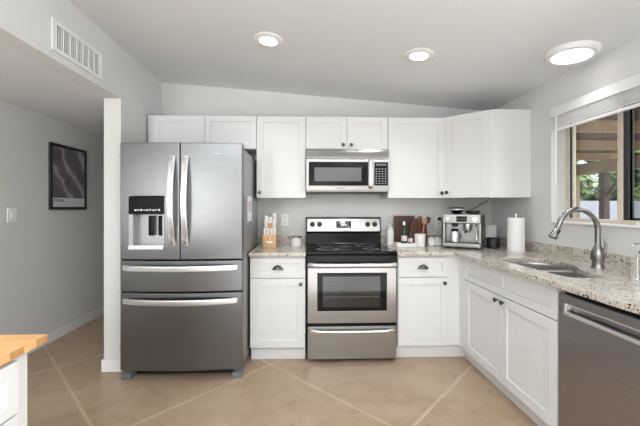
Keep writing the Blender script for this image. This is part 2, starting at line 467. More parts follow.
# ---- kitchen window (in the deep opening of the right wall)
FX0, FX1 = 2.062, 2.112
b = MB().prism([(WY0, WZ0), (WY1, WZ0), (WY1, WZ1), (WY0, WZ1)],
               [[(WY0 + 0.045, WZ0 + 0.04), (1.30, WZ0 + 0.04), (1.30, WZ1 - 0.04), (WY0 + 0.045, WZ1 - 0.04)],
                [(1.36, WZ0 + 0.04), (2.072, WZ0 + 0.04), (2.072, WZ1 - 0.04), (1.36, WZ1 - 0.04)],
                [(2.113, WZ0 + 0.04), (WY1 - 0.045, WZ0 + 0.04), (WY1 - 0.045, WZ1 - 0.04), (2.113, WZ1 - 0.04)]], FX0, FX1, 'x', bev=0.004)
w1 = struct('window_1', b, 'vinyl_tan')
struct('window_pane', MB().box(2.092, 2.096, 2.108, WY1 - 0.04, WZ0 + 0.035, WZ1 - 0.035), 'window_glass', w1)
struct('window_pane', MB().box(2.092, 2.096, 1.355, 2.08, WZ0 + 0.035, WZ1 - 0.035), 'window_glass', w1)
struct('window_pane', MB().box(2.092, 2.096, WY0 + 0.04, 1.305, WZ0 + 0.035, WZ1 - 0.035), 'window_glass', w1)
b = MB()
b.prism([(1.36, WZ0 + 0.04), (2.072, WZ0 + 0.04), (2.072, WZ1 - 0.04), (1.36, WZ1 - 0.04)], [[(1.375, WZ0 + 0.055), (2.045, WZ0 + 0.055), (2.045, WZ1 - 0.055), (1.375, WZ1 - 0.055)]], 2.098, 2.11, 'x')
b.box(2.064, 2.070, 2.036, 2.0715, WZ0 + 0.041, WZ1 - 0.041)
struct('screen_frame', b, 'black_plastic', w1)
struct('gasket', MB().box(2.064, 2.070, 2.484, WY1 - 0.0455, WZ0 + 0.04, WZ1 - 0.04), 'black_plastic', w1)
struct('insect_screen', MB().box(2.1035, 2.1045, 1.376, 2.044, WZ0 + 0.056, WZ1 - 0.056), 'insect_screen', w1)
struct('window_sill', MB().box(XR - 0.012, FX0, WY0 + 0.001, WY1 - 0.001, WZ0, WZ0 + 0.014, bev=0.004), 'trim_white', w1)
struct('window_latch', MB().box(2.048, 2.062, 1.90, 1.98, WZ0 + 0.016, WZ0 + 0.03, bev=0.004), 'trim_white', w1)

# ================================================================== CEILING LIGHTS AND VENT
tilt = math.atan(0.0783)
def ceiling_light(label, x, y, r_out, r_lens, drop, power, group=None):
    t = thing('ceiling_light', label, 'ceiling light', (x, y, CZ(x) - 0.001), 0, group)
    t.rotation_euler = (0, tilt, 0)
    obj('trim_ring', MB().lathe([(r_lens, -drop + 0.001), (r_lens, -drop - 0.001), (r_lens + 0.006, -drop - 0.003), (r_out - 0.012, -drop), (r_out, -drop * 0.35), (r_out, 0), (r_lens, 0)], n=48), 'trim_white', t)
    obj('lens', MB().lathe([(0, -drop - 0.0005), (r_lens - 0.0006, -drop - 0.0005), (r_lens - 0.0006, -0.0005), (0, -0.0005)], n=48), 'lamp_lens', t)
    if power:
        l = lamp('bulb_or_fill', 'AREA', (x + 0.002, y, CZ(x) - drop - 0.02), (0, tilt, 0), power, (0.95, 0.975, 1.0), shape='DISK', size=r_lens * 2)
        l.data.spread = R(125 if r_lens < 0.1 else 95)
    return t
ceiling_light('small round recessed ceiling light above the fridge side, left of the pair', -0.248, 2.312, 0.102, 0.064, 0.012, 4, 'recessed ceiling lights')
ceiling_light('small round recessed ceiling light above the range side, right of the pair', 0.819, 2.326, 0.102, 0.064, 0.012, 4, 'recessed ceiling lights')
ceiling_light('large flat disc ceiling light glowing near the window wall', 1.745, 2.10, 0.148, 0.112, 0.032, 1.5)
for (x, y) in ((-0.7, -0.9), (0.9, -0.9)):  # added unseen overhead fill lamps behind the camera, without fixtures
    lamp('bulb_or_fill', 'AREA', (x, y, CZ(x) - 0.03), (0, tilt, 0), 26, (0.95, 0.975, 1.0), shape='DISK', size=0.15)

v0, v1, vz0, vz1 = 1.92, 2.39, 2.188, 2.372
t = thing('air_vent', 'white air return grille with upright slats high on the header wall', 'vent', (XL, (v0 + v1) / 2, vz0))
hy, hz = (v1 - v0) / 2, vz1 - vz0
b = MB().prism([(-hy, 0), (hy, 0), (hy, hz), (-hy, hz)], [[(-hy + 0.024, 0.024), (hy - 0.024, 0.024), (hy - 0.024, hz - 0.024), (-hy + 0.024, hz - 0.024)]], 0.0006, 0.012, 'x', bev=0.003)
obj('frame', b, 'trim_white', t)
obj('backing', MB().box(0.0006, 0.0016, -hy + 0.02, hy - 0.02, 0.02, hz - 0.02), 'grey_plastic', t)
for i in range(22):
    y = -hy + 0.034 + i * (2 * hy - 0.068) / 21
    m = Matrix.Translation((0.006, y, 0)) @ Matrix.Rotation(R(-12 if i % 3 else 35), 4, 'Z')
    obj('slat', MB().box(-0.004, 0.005, -0.0012, 0.0012, 0.0245, hz - 0.0245).xf(m), 'trim_white', t)

# ================================================================== CABINETS
def knob(parent, x, z, y=-0.02):
    mt = Matrix.Translation((x, y, z)) @ Matrix.Rotation(R(90), 4, 'X')
    return obj('knob', MB().lathe([(0, 0.0003), (0.007, 0.0003), (0.006, 0.004), (0.005, 0.012), (0.009, 0.016), (0.0155, 0.020), (0.016, 0.024), (0.012, 0.028), (0, 0.029)], n=24, mat=mt), 'gunmetal', parent)
def cup_pull(parent, x, z, y=-0.02):
    t = bmesh.new(); hw, hh, dp, n, m = 0.046, 0.036, 0.026, 20, 8
    rows = []
    for j in range(m + 1):
        el = (PI / 2) * j / m                      # 0 at the lower rim, 90 deg at the top against the drawer
        row = []
        for i in range(n + 1):
            a = PI * i / n
            px = -hw * math.cos(a) * (1 - 0.12 * math.sin(el))
            dy = math.sin(a)
            row.append(t.verts.new((x + px, y - 0.0004 - dp * dy * math.cos(el), z - 0.012 + hh * dy * math.sin(el) + 0.0)))
        rows.append(row)
    for a, b_ in zip(rows, rows[1:]):
        for i in range(n):
            try: t.faces.new((a[i], a[i + 1], b_[i + 1], b_[i]))
            except ValueError: pass
    bmesh.ops.remove_doubles(t, verts=t.verts, dist=1e-5)
    bmesh.ops.recalc_face_normals(t, faces=t.faces)
    bmesh.ops.solidify(t, geom=t.faces[:], thickness=0.002)
    b = MB(); b._add(t)
    for sx in (-1, 1): b.box(x + sx * 0.041 - 0.006, x + sx * 0.041 + 0.006, y - 0.004, y - 0.0004, z - 0.014, z - 0.004, 0.001)
    return obj('cup_pull', b, 'gunmetal', parent)
def door(parent, x0, x1, z0, z1, kn=None, rail=0.058):
    d = obj('door', MB().shaker(x1 - x0, z1 - z0, rail, x0=x0, z0=z0), 'cabinet_white', parent)
    if kn: knob(d, *kn)
    return d
def drawer(parent, x0, x1, z0, z1, pull=None, rail=0.045, panels=1):
    d = obj('drawer', MB().shaker(x1 - x0, z1 - z0, rail, x0=x0, z0=z0, panels=panels), 'cabinet_white', parent)
    if pull: cup_pull(d, *pull)
    return d
UF = 3.065            # carcass front of wall cabinets (doors stand 2 cm proud)
UB, UT, UM = 1.372, 2.128, 1.822
dep = D - UF - 0.001
g = 0.0015
# above the fridge, with a filler strip to the wall
t = thing('wall_cabinet', 'short white two-door wall cabinet above the fridge', 'cabinet', (-1.372, UF, UM))
obj('cabinet_body', MB().box(-0.052, 0.9335, 0.0, dep, 0, UT - UM, 0.001), 'cabinet_white', t)
obj('filler_strip', MB().box(-0.052, -0.002, -0.006, -0.0005, 0, UT - UM, 0.001), 'cabinet_white', t)
door(t, 0.002, 0.465, 0.004, UT - UM - 0.004, rail=0.05)
door(t, 0.469, 0.9325, 0.004, UT - UM - 0.004, rail=0.05)
t = thing('wall_cabinet', 'tall single-door white wall cabinet between the fridge and the microwave', 'cabinet', (-0.4375, UF, UB))
obj('cabinet_body', MB().box(0, 0.455, 0.0, dep, 0, UT - UB, 0.001), 'cabinet_white', t)
door(t, 0.003, 0.452, 0.004, UT - UB - 0.004, kn=(0.032, 0.05), rail=0.058)
t = thing('wall_cabinet', 'short white two-door wall cabinet directly above the microwave', 'cabinet', (0.0185, UF, UM))
obj('cabinet_body', MB().box(0, 0.761, 0.0, dep, 0, UT - UM, 0.001), 'cabinet_white', t)
door(t, 0.003, 0.379, 0.004, UT - UM - 0.004, kn=(0.379 - 0.036, 0.04), rail=0.055)
door(t, 0.382, 0.758, 0.004, UT - UM - 0.004, kn=(0.382 + 0.036, 0.04), rail=0.055)
t = thing('wall_cabinet', 'tall single-door white wall cabinet right of the microwave', 'cabinet', (0.7805, UF, UB))
obj('cabinet_body', MB().box(0, 0.534, 0.0, dep, 0, UT - UB, 0.001), 'cabinet_white', t)
door(t, 0.003, 0.531, 0.004, UT - UB - 0.004, kn=(0.531 - 0.032, 0.048))
# diagonal corner cabinet
A = (1.317, UF - 0.005); Bp = (1.617, 2.777)
dl = math.hypot(Bp[0] - A[0], Bp[1] - A[1]); ang = math.atan2(Bp[1] - A[1], Bp[0] - A[0])
t = thing('wall_cabinet', 'white diagonal corner wall cabinet with a plain side panel, above the espresso machine', 'cabinet', (A[0], A[1], UB))
obj('cabinet_body', MB().prism([(0, 0), (Bp[0] - A[0], Bp[1] - A[1]), (XR - 0.001 - A[0], Bp[1] - A[1]), (XR - 0.001 - A[0], D - 0.001 - A[1]), (0, D - 0.001 - A[1])], (), 0, UT - UB, 'z', bev=0.001), 'cabinet_white', t)
d = obj('door', MB().shaker(dl - 0.03, UT - UB - 0.008, 0.056, x0=0.004, z0=0.004).xf(Matrix.Rotation(ang, 4, 'Z')), 'cabinet_white', t)
kk = knob(d, 0.036, 0.052); kk.data.transform(Matrix.Rotation(ang, 4, 'Z'))

# base cabinets
BF = 2.775      # carcass front, doors 2 cm proud
CT, CB = 0.914, 0.882
def base_cab(label, x0, x1, loc_y=BF, body_w=None, toe_w=None):
    t = thing('base_cabinet', label, 'cabinet', (x0, loc_y, 0))
    w = (body_w or (x1 - x0))
    b = MB().box(0, w, 0.0, D - loc_y - 0.001, 0.112, CB - 0.001, 0.001)
    obj('cabinet_body', b, 'cabinet_white', t)
    obj('toe_kick', MB().box(0.003, toe_w or (w - 0.001), 0.035, 0.05, 0.0, 0.1115), 'cabinet_white', t)
    return t
t = base_cab('white base cabinet with one drawer and one door between fridge and range', -0.450, 0.012)
drawer(t, 0.003, 0.459, 0.700, 0.862, pull=(0.231, 0.782))
door(t, 0.003, 0.459, 0.118, 0.694, kn=(0.459 - 0.036, 0.694 - 0.045), rail=0.062)
t = base_cab('white base cabinet with one drawer and one door right of the range', 0.790, 1.218, body_w=0.522, toe_w=0.592)
drawer(t, 0.004, 0.425, 0.700, 0.862, pull=(0.2145, 0.782))
door(t, 0.004, 0.425, 0.118, 0.694, kn=(0.425 - 0.032, 0.694 - 0.045), rail=0.06)
obj('filler_strip', MB().box(0.428, 0.530, -0.012, -0.0005, 0.118, 0.880, 0.001), 'cabinet_white', t)

SF = 1.312 + 0.02     # carcass front X of the sink run
RZ = -PI / 2
def right_cab(label, y0, y1, toe=True):
    """y0 is the far end, y1 the near end"""
    t = thing('base_cabinet', label, 'cabinet', (SF, y0, 0), RZ)
    w = y0 - y1
    return t, w
SINKY0, SINKY1 = 2.760, 1.668
t, w = right_cab('white corner sink base cabinet with two doors under the kitchen sink', SINKY0, SINKY1)
b = MB()
dd = XR - SF - 0.001
b.box(0, w, 0.002, dd, 0.112, 0.65, 0.0)
b.box(0, w, 0.002, 0.02, 0.65, CB - 0.001); b.box(0, 0.02, 0.02, dd, 0.65, CB - 0.001); b.box(w - 0.02, w, 0.02, dd, 0.65, CB - 0.001)
obj('cabinet_body', b, 'cabinet_white', t)
obj('toe_kick', MB().box(-0.049, w - 0.001, 0.05, 0.065, 0.0, 0.1115), 'cabinet_white', t)
obj('filler_strip', MB().box(-0.002, 0.103, -0.014, 0.0015, 0.118, CB - 0.001, 0.001), 'cabinet_white', t)
drawer(t, 0.106, w - 0.004, 0.700, 0.868, panels=2, rail=0.047)
mid = (0.106 + w - 0.004) / 2
door(t, 0.106, mid - g, 0.118, 0.694, kn=(mid - g - 0.034, 0.694 - 0.032), rail=0.062)
door(t, mid + g, w - 0.004, 0.118, 0.694, kn=(mid + g + 0.034, 0.694 - 0.032), rail=0.062)

# dishwasher
DY0, DY1 = 1.664, 1.062
t = thing('dishwasher', 'stainless steel dishwasher with a pocket handle under the granite counter', 'dishwasher', (SF, DY0, 0), RZ)
w = DY0 - DY1
obj('tub_body', MB().box(0.004, w - 0.004, 0.012, 0.56, 0.10, 0.865), 'black_plastic', t)
obj('toe_kick', MB().box(0.004, w - 0.004, 0.05, 0.065, 0.0, 0.0995), 'black_plastic', t)
b = MB()
hz0, hz1 = 0.762, 0.806
b.prism([(0.004, 0.115), (w - 0.004, 0.115), (w - 0.004, 0.850), (0.004, 0.850)], [[(0.05, hz0), (w - 0.05, hz0), (w - 0.05, hz1), (0.05, hz1)]], -0.024, 0.0, 'y', bev=0.004)
b.box(0.006, w - 0.006, 0.0, 0.010, 0.117, 0.848)
obj('door', b, 'steel_dish', t)
b = MB().box(0.0505, w - 0.0505, -0.036, -0.016, hz0 - 0.009, hz0 + 0.009, 0.005, 3)
b.box(0.0505, 0.064, -0.034, -0.002, hz0, hz1 + 0.004, 0.003)
b.box(w - 0.064, w - 0.0505, -0.034, -0.002, hz0, hz1 + 0.004, 0.003)
b.box(0.0505, w - 0.0505, -0.028, -0.018, hz1 - 0.003, hz1 + 0.004, 0.002)
obj('pocket_handle', b, 'steel_handle', t)

t, w = right_cab('white base cabinet past the near side of the dishwasher', 1.058, 0.35)
obj('cabinet_body', MB().box(0, w, 0.0, dd, 0.112, CB - 0.001, 0.001), 'cabinet_white', t)
obj('toe_kick', MB().box(0.0, w - 0.001, 0.05, 0.065, 0.0, 0.1115), 'cabinet_white', t)
drawer(t, 0.004, w - 0.004, 0.700, 0.868, pull=(w / 2, 0.782))
door(t, 0.004, w / 2 - g, 0.118, 0.694, kn=(w / 2 - 0.034, 0.65)); door(t, w / 2 + g, w - 0.004, 0.118, 0.694, kn=(w / 2 + 0.034, 0.65))

# ================================================================== WORKTOPS
CF, CX = 2.722, 1.264
def smooth_loop(pts, it=3):
    for _ in range(it):
        q = []
        for i in range(len(pts)):
            a, c = pts[i], pts[(i + 1) % len(pts)]
            q += [(a[0] * .75 + c[0] * .25, a[1] * .75 + c[1] * .25), (a[0] * .25 + c[0] * .75, a[1] * .25 + c[1] * .75)]
        pts = q
    return pts
sink_out = smooth_loop([(1.375, 2.36), (1.40, 2.375), (1.62, 2.40), (1.72, 2.36), (1.79, 2.25), (1.765, 2.10), (1.69, 1.975), (1.645, 1.90), (1.64, 1.76), (1.61, 1.715), (1.46, 1.705), (1.408, 1.74), (1.408, 2.0), (1.405, 2.25)], 2)
t = thing('granite_worktop', 'speckled beige granite counter in an L round the corner with the sink cut in', 'counter', (CX, CF, 0))
T_ = lambda p: (p[0] - CX, p[1] - CF)
corner = [(CX, CF - 0.055), (CX - 0.006, CF - 0.028), (CX - 0.022, CF - 0.010), (CX - 0.045, CF)]
outl = [(0.783, CF), (0.783, D - 0.0005), (XR - 0.0005, D - 0.0005), (XR - 0.0005, 0.33), (CX, 0.33)] + corner
b = MB().prism([T_(p) for p in outl], [[T_(p) for p in sink_out]], CB, CT, 'z', bev=0.005)
obj('slab', b, 'granite', t)
b = MB().box(0.783 - CX, XR - 0.0005 - CX, D - 0.021 - CF, D - 0.0005 - CF, CT, 0.998, 0.002)
obj('backsplash', b, 'granite', t)
b = MB().box(XR - 0.021 - CX, XR - 0.0005 - CX, 0.33 - CF, D - 0.0212 - CF, CT, 0.998, 0.002)
obj('backsplash', b, 'granite', t)
t = thing('granite_worktop', 'short piece of speckled granite counter between fridge and range', 'counter', (-0.456, CF, 0))
obj('slab', MB().box(0, 0.472, 0, D - 0.0005 - CF, CB, CT, 0.005), 'granite', t)
obj('backsplash', MB().box(0, 0.472, D - 0.021 - CF, D - 0.0005 - CF, CT, 0.998, 0.002), 'granite', t)

# sink: two bowls hung under the slab
t = thing('kitchen_sink', 'undermount stainless steel sink with a large and a small bowl', 'sink', (1.6, 2.05, CB))
def bowl(name, loop, depth, par):
    m = bmesh.new(); cx = sum(p[0] for p in loop) / len(loop); cy = sum(p[1] for p in loop) / len(loop)
    levels = [(1.045, -0.0012), (1.0, -0.0012), (0.985, -0.02), (0.955, -depth + 0.04), (0.92, -depth + 0.012), (0.86, -depth), (0.12, -depth - 0.006)]
    rings = [[m.verts.new((cx + (p[0] - cx) * k - 1.6, cy + (p[1] - cy) * k - 2.05, z)) for p in loop] for k, z in levels]
    for a, c in zip(rings, rings[1:]):
        for i in range(len(a)): j = (i + 1) % len(a); m.faces.new((a[i], a[j], c[j], c[i]))
    m.faces.new(rings[-1])
    bmesh.ops.recalc_face_normals(m, faces=m.faces)
    bmesh.ops.solidify(m, geom=m.faces[:], thickness=-0.0012)
    bb_ = MB(); bb_._add(m)
    o = obj(name, bb_, 'steel_sink', par)
    o2 = obj('drain', MB().lathe([(0, 0.001), (0.02, 0.001), (0.036, 0.003), (0.04, 0.001), (0.04, -0.001), (0, -0.001)], c=(cx - 1.6, cy - 2.05, -depth - 0.001), n=28), 'chrome', o)
    return o
big = smooth_loop([(1.385, 2.375), (1.60, 2.42), (1.73, 2.39), (1.815, 2.27), (1.80, 2.11), (1.62, 2.105), (1.50, 2.105), (1.395, 2.11), (1.393, 2.18), (1.388, 2.28)], 2)
small = smooth_loop([(1.394, 2.07), (1.50, 2.075), (1.77, 2.075), (1.735, 1.97), (1.675, 1.86), (1.665, 1.74), (1.62, 1.685), (1.45, 1.685), (1.392, 1.71), (1.392, 1.85)], 2)
bowl('large_bowl', big, 0.20, t)
bowl('small_bowl', small, 0.16, t)
obj('divider', MB().box(1.395 - 1.6, 1.77 - 1.6, 2.064 - 2.05, 2.116 - 2.05, -0.012, -0.0035, 0.003), 'steel_handle', t)

# faucet
FXC, FYC = 1.806, 1.975
t = thing('kitchen_faucet', 'brushed nickel gooseneck faucet with a pull-down spray head behind the sink', 'faucet', (FXC, FYC, CT))
obj('base', MB().lathe([(0, 0.0003), (0.034, 0.0003), (0.034, 0.008), (0.030, 0.014), (0.029, 0.03), (0.033, 0.055), (0.037, 0.08), (0.034, 0.10), (0.023, 0.125), (0.016, 0.140), (0, 0.142)], n=32), 'nickel', t)
rad, hgt = 0.124, 0.237
pts = [(0, 0, 0.125), (0, 0, 0.18), (0, 0, hgt)]
for i in range(1, 15):
    a = PI * 0.93 * i / 14
    pts.append((-rad + rad * math.cos(a), 0, hgt + rad * math.sin(a)))
obj('gooseneck', MB().tube(pts, 0.0160, n=20, up=(0, 1, 0)), 'nickel', t)
e, e0 = Vector(pts[-1]), Vector(pts[-2]); dr = (e - e0).normalized(); dr = (dr + Vector((-0.16, 0, 0))).normalized()
q = Vector((0, 0, 1)).rotation_difference(dr).to_matrix().to_4x4()
sp = obj('spray_head', MB().lathe([(0, -0.004), (0.0145, -0.004), (0.0155, 0.01), (0.0165, 0.03), (0.024, 0.07), (0.026, 0.084), (0.022, 0.088), (0, 0.088)], n=28, mat=Matrix.Translation(e) @ q), 'nickel', t)
obj('spray_button', MB().box(-0.007, 0.007, -0.029, -0.016, 0.030, 0.055, 0.003, mat=Matrix.Translation(e) @ q), 'black_plastic', sp)
obj('lever', MB().rod((0.0, -0.0, 0.09), (0.024, -0.022, 0.094), 0.012, 0.011).tube([(0.022, -0.020, 0.092), (0.028, -0.026, 0.13), (0.022, -0.018, 0.185)], [0.010, 0.007, 0.0065], n=14, smooth=1), 'nickel', t)

# soap dispenser
t = thing('soap_dispenser', 'clear glass soap bottle with a chrome pump at the right edge of the photo', 'soap dispenser', (1.725, 1.625, CT))
b = MB().box(-0.035, 0.035, -0.035, 0.035, 0.0003, 0.125, 0.008, 3).lathe([(0.0, 0.12), (0.018, 0.12), (0.016, 0.137), (0, 0.137)])
obj('bottle', b, 'clear_glass', t)
b = MB().lathe([(0, 0.1375), (0.019, 0.1375), (0.019, 0.152), (0.006, 0.156), (0.005, 0.178), (0.011, 0.180), (0.011, 0.192), (0, 0.193)], n=24)
b.tube([(0, 0, 0.186), (-0.03, 0.006, 0.188), (-0.048, 0.010, 0.184), (-0.050, 0.0105, 0.178)], 0.004, n=10)
obj('pump', b, 'chrome', t)

# ================================================================== FRIDGE
FX, FY = -0.911, 2.452
t = thing('refrigerator', 'stainless steel french-door refrigerator with two bottom drawers and water dispenser', 'refrigerator', (FX, FY, 0))
HW = 0.449
def bulge(x, bl=0.030): return -bl * (1 - (x / HW) ** 2)
def front(x0, x1, z0, z1, hole=None, th=0.075, n=18, base=0.032):
    """convex door: front surface bows out towards the middle of the fridge"""
    xs = [x0 + (x1 - x0) * i / n for i in range(n + 1)]
    m = bmesh.new(); vs = {}
    zs = [z0, z1] if not hole else [z0, hole[2], hole[3], z1]
    if hole:
        xs = sorted(set([x for x in xs if min(abs(x - hole[0]), abs(x - hole[1])) > 0.006] + [hole[0], hole[1]]))
    F = [[m.verts.new((x, base + bulge(x), z)) for z in zs] for x in xs]
    B = [[m.verts.new((x, base + th, z)) for z in zs] for x in xs]
    for i in range(len(xs) - 1):
        for j in range(len(zs) - 1):
            if hole and j == 1 and xs[i] >= hole[0] - 1e-6 and xs[i + 1] <= hole[1] + 1e-6:
                continue
            m.faces.new((F[i][j], F[i + 1][j], F[i + 1][j + 1], F[i][j + 1]))
        m.faces.new((B[i][0], B[i + 1][0], F[i + 1][0], F[i][0])); m.faces.new((F[i][-1], F[i + 1][-1], B[i + 1][-1], B[i][-1]))
    for j in range(len(zs) - 1):
        for k in (0, -1): m.faces.new((F[k][j], F[k][j + 1], B[k][j + 1], B[k][j]))
        for i in range(len(xs) - 1): m.faces.new((B[i][j], B[i][j + 1], B[i + 1][j + 1], B[i + 1][j]))
    if hole:
        be = [e_ for e_ in m.edges if len(e_.link_faces) == 1]
        ex = bmesh.ops.extrude_edge_only(m, edges=be)
        nv = [g_ for g_ in ex['geom'] if isinstance(g_, bmesh.types.BMVert)]
        for v_ in nv: v_.co.y = base + th - 0.004
    bmesh.ops.recalc_face_normals(m, faces=m.faces)
    es = [e_ for e_ in m.edges if len(e_.link_faces) == 2 and e_.calc_face_angle(0) > R(60) and all(v_.co.y < base + 0.02 for v_ in e_.verts)]
    bmesh.ops.bevel(m, geom=es, offset=0.006, segments=3, profile=0.5, affect='EDGES', clamp_overlap=True)
    b_ = MB(); b_._add(m); return b_
obj('cabinet_body', MB().box(-HW + 0.004, HW - 0.006, 0.112, 0.905, 0.045, 1.742, 0.004), 'steel_side', t)
obj('top_hinge_cover', MB().box(-HW + 0.02, -HW + 0.12, 0.108, 0.22, 1.7425, 1.762, 0.004), 'grey_plastic', t)
obj('top_hinge_cover', MB().box(HW - 0.12, HW - 0.02, 0.108, 0.22, 1.7425, 1.762, 0.004), 'grey_plastic', t)
hx0, hx1, hz0, hz1 = -0.377, -0.118, 0.975, 1.368
dl_ = obj('door', front(-HW, -0.003, 0.902, 1.766, hole=(hx0, hx1, hz0, hz1)), 'steel_fridge', t)
dr_ = obj('door', front(0.003, HW, 0.902, 1.766), 'steel_fridge', t)
dw1 = obj('drawer', front(-HW, HW, 0.664, 0.892, n=28), 'steel_fridge', t)
dw2 = obj('drawer', front(-HW, HW, 0.082, 0.654, n=28), 'steel_fridge', t)
obj('gasket', MB().box(-HW + 0.01, HW - 0.01, 0.1075, 0.1118, 0.09, 1.74), 'black_plastic', t)
# dispenser
fy = 0.032 + bulge(-0.25)
obj('control_panel', MB().box(hx0 + 0.002, hx1 - 0.002, fy - 0.004, fy + 0.07, 1.236, hz1 - 0.002, 0.002), 'black_gloss', dl_)
b = MB().box(hx0 + 0.002, hx1 - 0.002, 0.095, 0.10, hz0 + 0.002, 1.2355)
b.box(hx0 + 0.002, hx0 + 0.03, fy + 0.004, 0.095, hz0 + 0.03, 1.2355).box(hx1 - 0.014, hx1 - 0.002, fy + 0.004, 0.095, hz0 + 0.03, 1.2355)
obj('dispenser_recess', b, 'dispenser_grey', dl_)
obj('drip_tray', MB().box(hx0 + 0.002, hx1 - 0.002, fy - 0.012, 0.094, hz0 + 0.002, hz0 + 0.034, 0.004), 'tray_silver', dl_)
for x in (-0.235, -0.162):
    obj('dispenser_paddle', MB().box(x - 0.020, x + 0.020, 0.055, 0.075, 1.075, 1.225, 0.006), 'black_gloss', dl_)
b = MB()
for i in range(9):
    x = hx0 + 0.045 + i * 0.0215
    b.box(x, x + (0.013 if i % 3 else 0.017), fy - 0.0052, fy - 0.0042, 1.262 + 0.003 * (i % 2), 1.271 + 0.002 * (i % 3))
obj('control_icons', b, 'icon_light', dl_)
obj('badge', MB().box(0.245, 0.305, 0.0325 + bulge(0.275) - 0.0025, 0.0325 + bulge(0.275) + 0.001, 1.680, 1.688), 'steel_side', dr_)
def vhandle(x, par):
    f0 = 0.032 + bulge(x)
    pts = [(x + 0.002 * 0, f0 - 0.012 - 0.052 * math.sin(PI * k / 20) ** 0.8, 1.015 + (1.655 - 1.015) * k / 20) for k in range(21)]
    b_ = MB().tube(pts, 0.0195, ry=0.009, up=(0, 1, 0), square=True)
    for z in (1.022, 1.648): b_.box(x - 0.0185, x + 0.0185, f0 - 0.020, f0 + 0.001, z - 0.016, z + 0.016, 0.004)
    obj('handle', b_, 'steel_handle', par)
vhandle(-0.048, dl_); vhandle(0.048, dr_)
def hhandle(z, par):
    pts = []
    for k in range(25):
        x = -0.41 + 0.82 * k / 24
        pts.append((x, 0.032 + bulge(x) - 0.012 - 0.045 * math.sin(PI * k / 24) ** 0.6, z))
    b_ = MB().tube(pts, 0.019, ry=0.009, up=(0, 1, 0), square=True)
    for x in (-0.402, 0.402): b_.box(x - 0.016, x + 0.016, 0.032 + bulge(x) - 0.022, 0.032 + bulge(x) + 0.001, z - 0.018, z + 0.018, 0.004)
    obj('handle', b_, 'steel_handle', par)
hhandle(0.842, dw1); hhandle(0.598, dw2)
obj('base_grille', MB().box(-HW + 0.08, HW - 0.08, 0.12, 0.14, 0.01, 0.0795), 'black_plastic', t)
for x in (-HW + 0.037, HW - 0.04):
    obj('foot', MB().box(x - 0.037, x + 0.037, 0.045, 0.15, 0.0005, 0.045, 0.006).box(x - 0.034, x + 0.034, 0.075, 0.15, 0.04, 0.081, 0.004), 'grey_plastic', t)
# papers on the fridge side
xs_ = FX + HW - 0.006 + 0.0006
n_ = tag(obj('note', MB().box(0, 0.0012, -0.11, 0.11, 0, 0.215).box(0.0012, 0.003, -0.012, 0.012, 0.165, 0.185, 0.0008), 'paper_white'), 'white and pink paper note stuck on the side of the fridge', 'paper note', loc=(xs_, 2.86, 1.17))
obj('printed_patch', MB().box(0.00125, 0.0017, -0.07, 0.08, 0.08, 0.17), 'label_pink', n_)

# ================================================================== RANGE
RX, RY = 0.4, 2.735
t = thing('range', 'freestanding stainless electric range with a black glass cooktop between the base cabinets', 'stove', (RX, RY, 0))
HR = 0.3795
obj('oven_body', MB().box(-HR + 0.002, HR - 0.002, 0.028, 0.630, 0.02, 0.896, 0.003), 'black_enamel', t)
for x in (-0.33, 0.33):
    for y in (0.08, 0.58): obj('foot', MB().rod((x, y, 0.0003), (x, y, 0.0198), 0.018), 'black_plastic', t)
obj('cooktop', MB().box(-HR, HR, 0.0, 0.565, 0.8965, 0.921, 0.006, 3), 'black_gloss', t)
for (x, y, r) in ((-0.19, 0.15, 0.10), (0.19, 0.15, 0.075), (-0.19, 0.42, 0.075), (0.19, 0.42, 0.10)):
    b = MB().lathe([(r - 0.002, 0), (r, 0), (r, 0.0003), (r - 0.002, 0.0003)], c=(x, y, 0.9213), n=48)
    b.lathe([(r * .6 - 0.001, 0), (r * .6, 0), (r * .6, 0.0003), (r * .6 - 0.001, 0.0003)], c=(x, y, 0.9213), n=48)
    obj('burner_ring', b, 'grey_plastic', t)
# backguard: black lower part, tilted steel control panel in a black frame
bg_ = obj('backguard', MB().prism([(0.568, 0.9), (0.642, 0.9), (0.642, 1.186), (0.598, 1.186), (0.575, 1.04), (0.590, 1.025), (0.585, 0.95)], (), -HR, HR, 'x', bev=0.004), 'black_enamel', t)
tl = math.atan2(0.023, 0.146)
PM = Matrix.Translation((0, 0.5735, 1.04)) @ Matrix.Rotation(-tl, 4, 'X')
cp = obj('control_panel', MB().box(-HR + 0.012, HR - 0.012, -0.004, 0.008, 0.004, 0.132, 0.003, mat=PM), 'steel_microwave', bg_)
for x in (-0.315, -0.243, 0.243, 0.315):
    km = PM @ Matrix.Translation((x, -0.0045, 0.075)) @ Matrix.Rotation(R(90), 4, 'X')
    b = MB().lathe([(0, 0), (0.0255, 0), (0.0255, 0.004), (0.021, 0.007), (0.0195, 0.022), (0.016, 0.025), (0, 0.025)], n=28, mat=km)
    b.box(-0.0045, 0.0045, -0.019, 0.019, 0.024, 0.030, 0.002, mat=km)
    obj('knob', b, 'black_plastic', cp)
    b = MB()
    for s in (-0.024, 0, 0.024): b.box(x + s - 0.003, x + s + 0.003, -0.0048, -0.0042, 0.030, 0.034, mat=PM)
    obj('knob_marks', b, 'icon_dark', cp)
dsp = obj('display', MB().box(-0.075, 0.075, -0.007, -0.0042, 0.038, 0.108, 0.002, mat=PM), 'black_gloss', cp)
obj('clock', MB().box(-0.03, 0.03, -0.0078, -0.0072, 0.060, 0.078, mat=PM), 'oven_display', dsp)
b = MB()
for i in range(7): b.box(-0.062 + i * 0.019, -0.051 + i * 0.019, -0.0078, -0.0072, 0.046, 0.052, mat=PM)
for i in range(3): b.box(0.038, 0.05, -0.0078, -0.0072, 0.062 + i * 0.013, 0.067 + i * 0.013, mat=PM)
obj('buttons', b, 'icon_light', dsp)
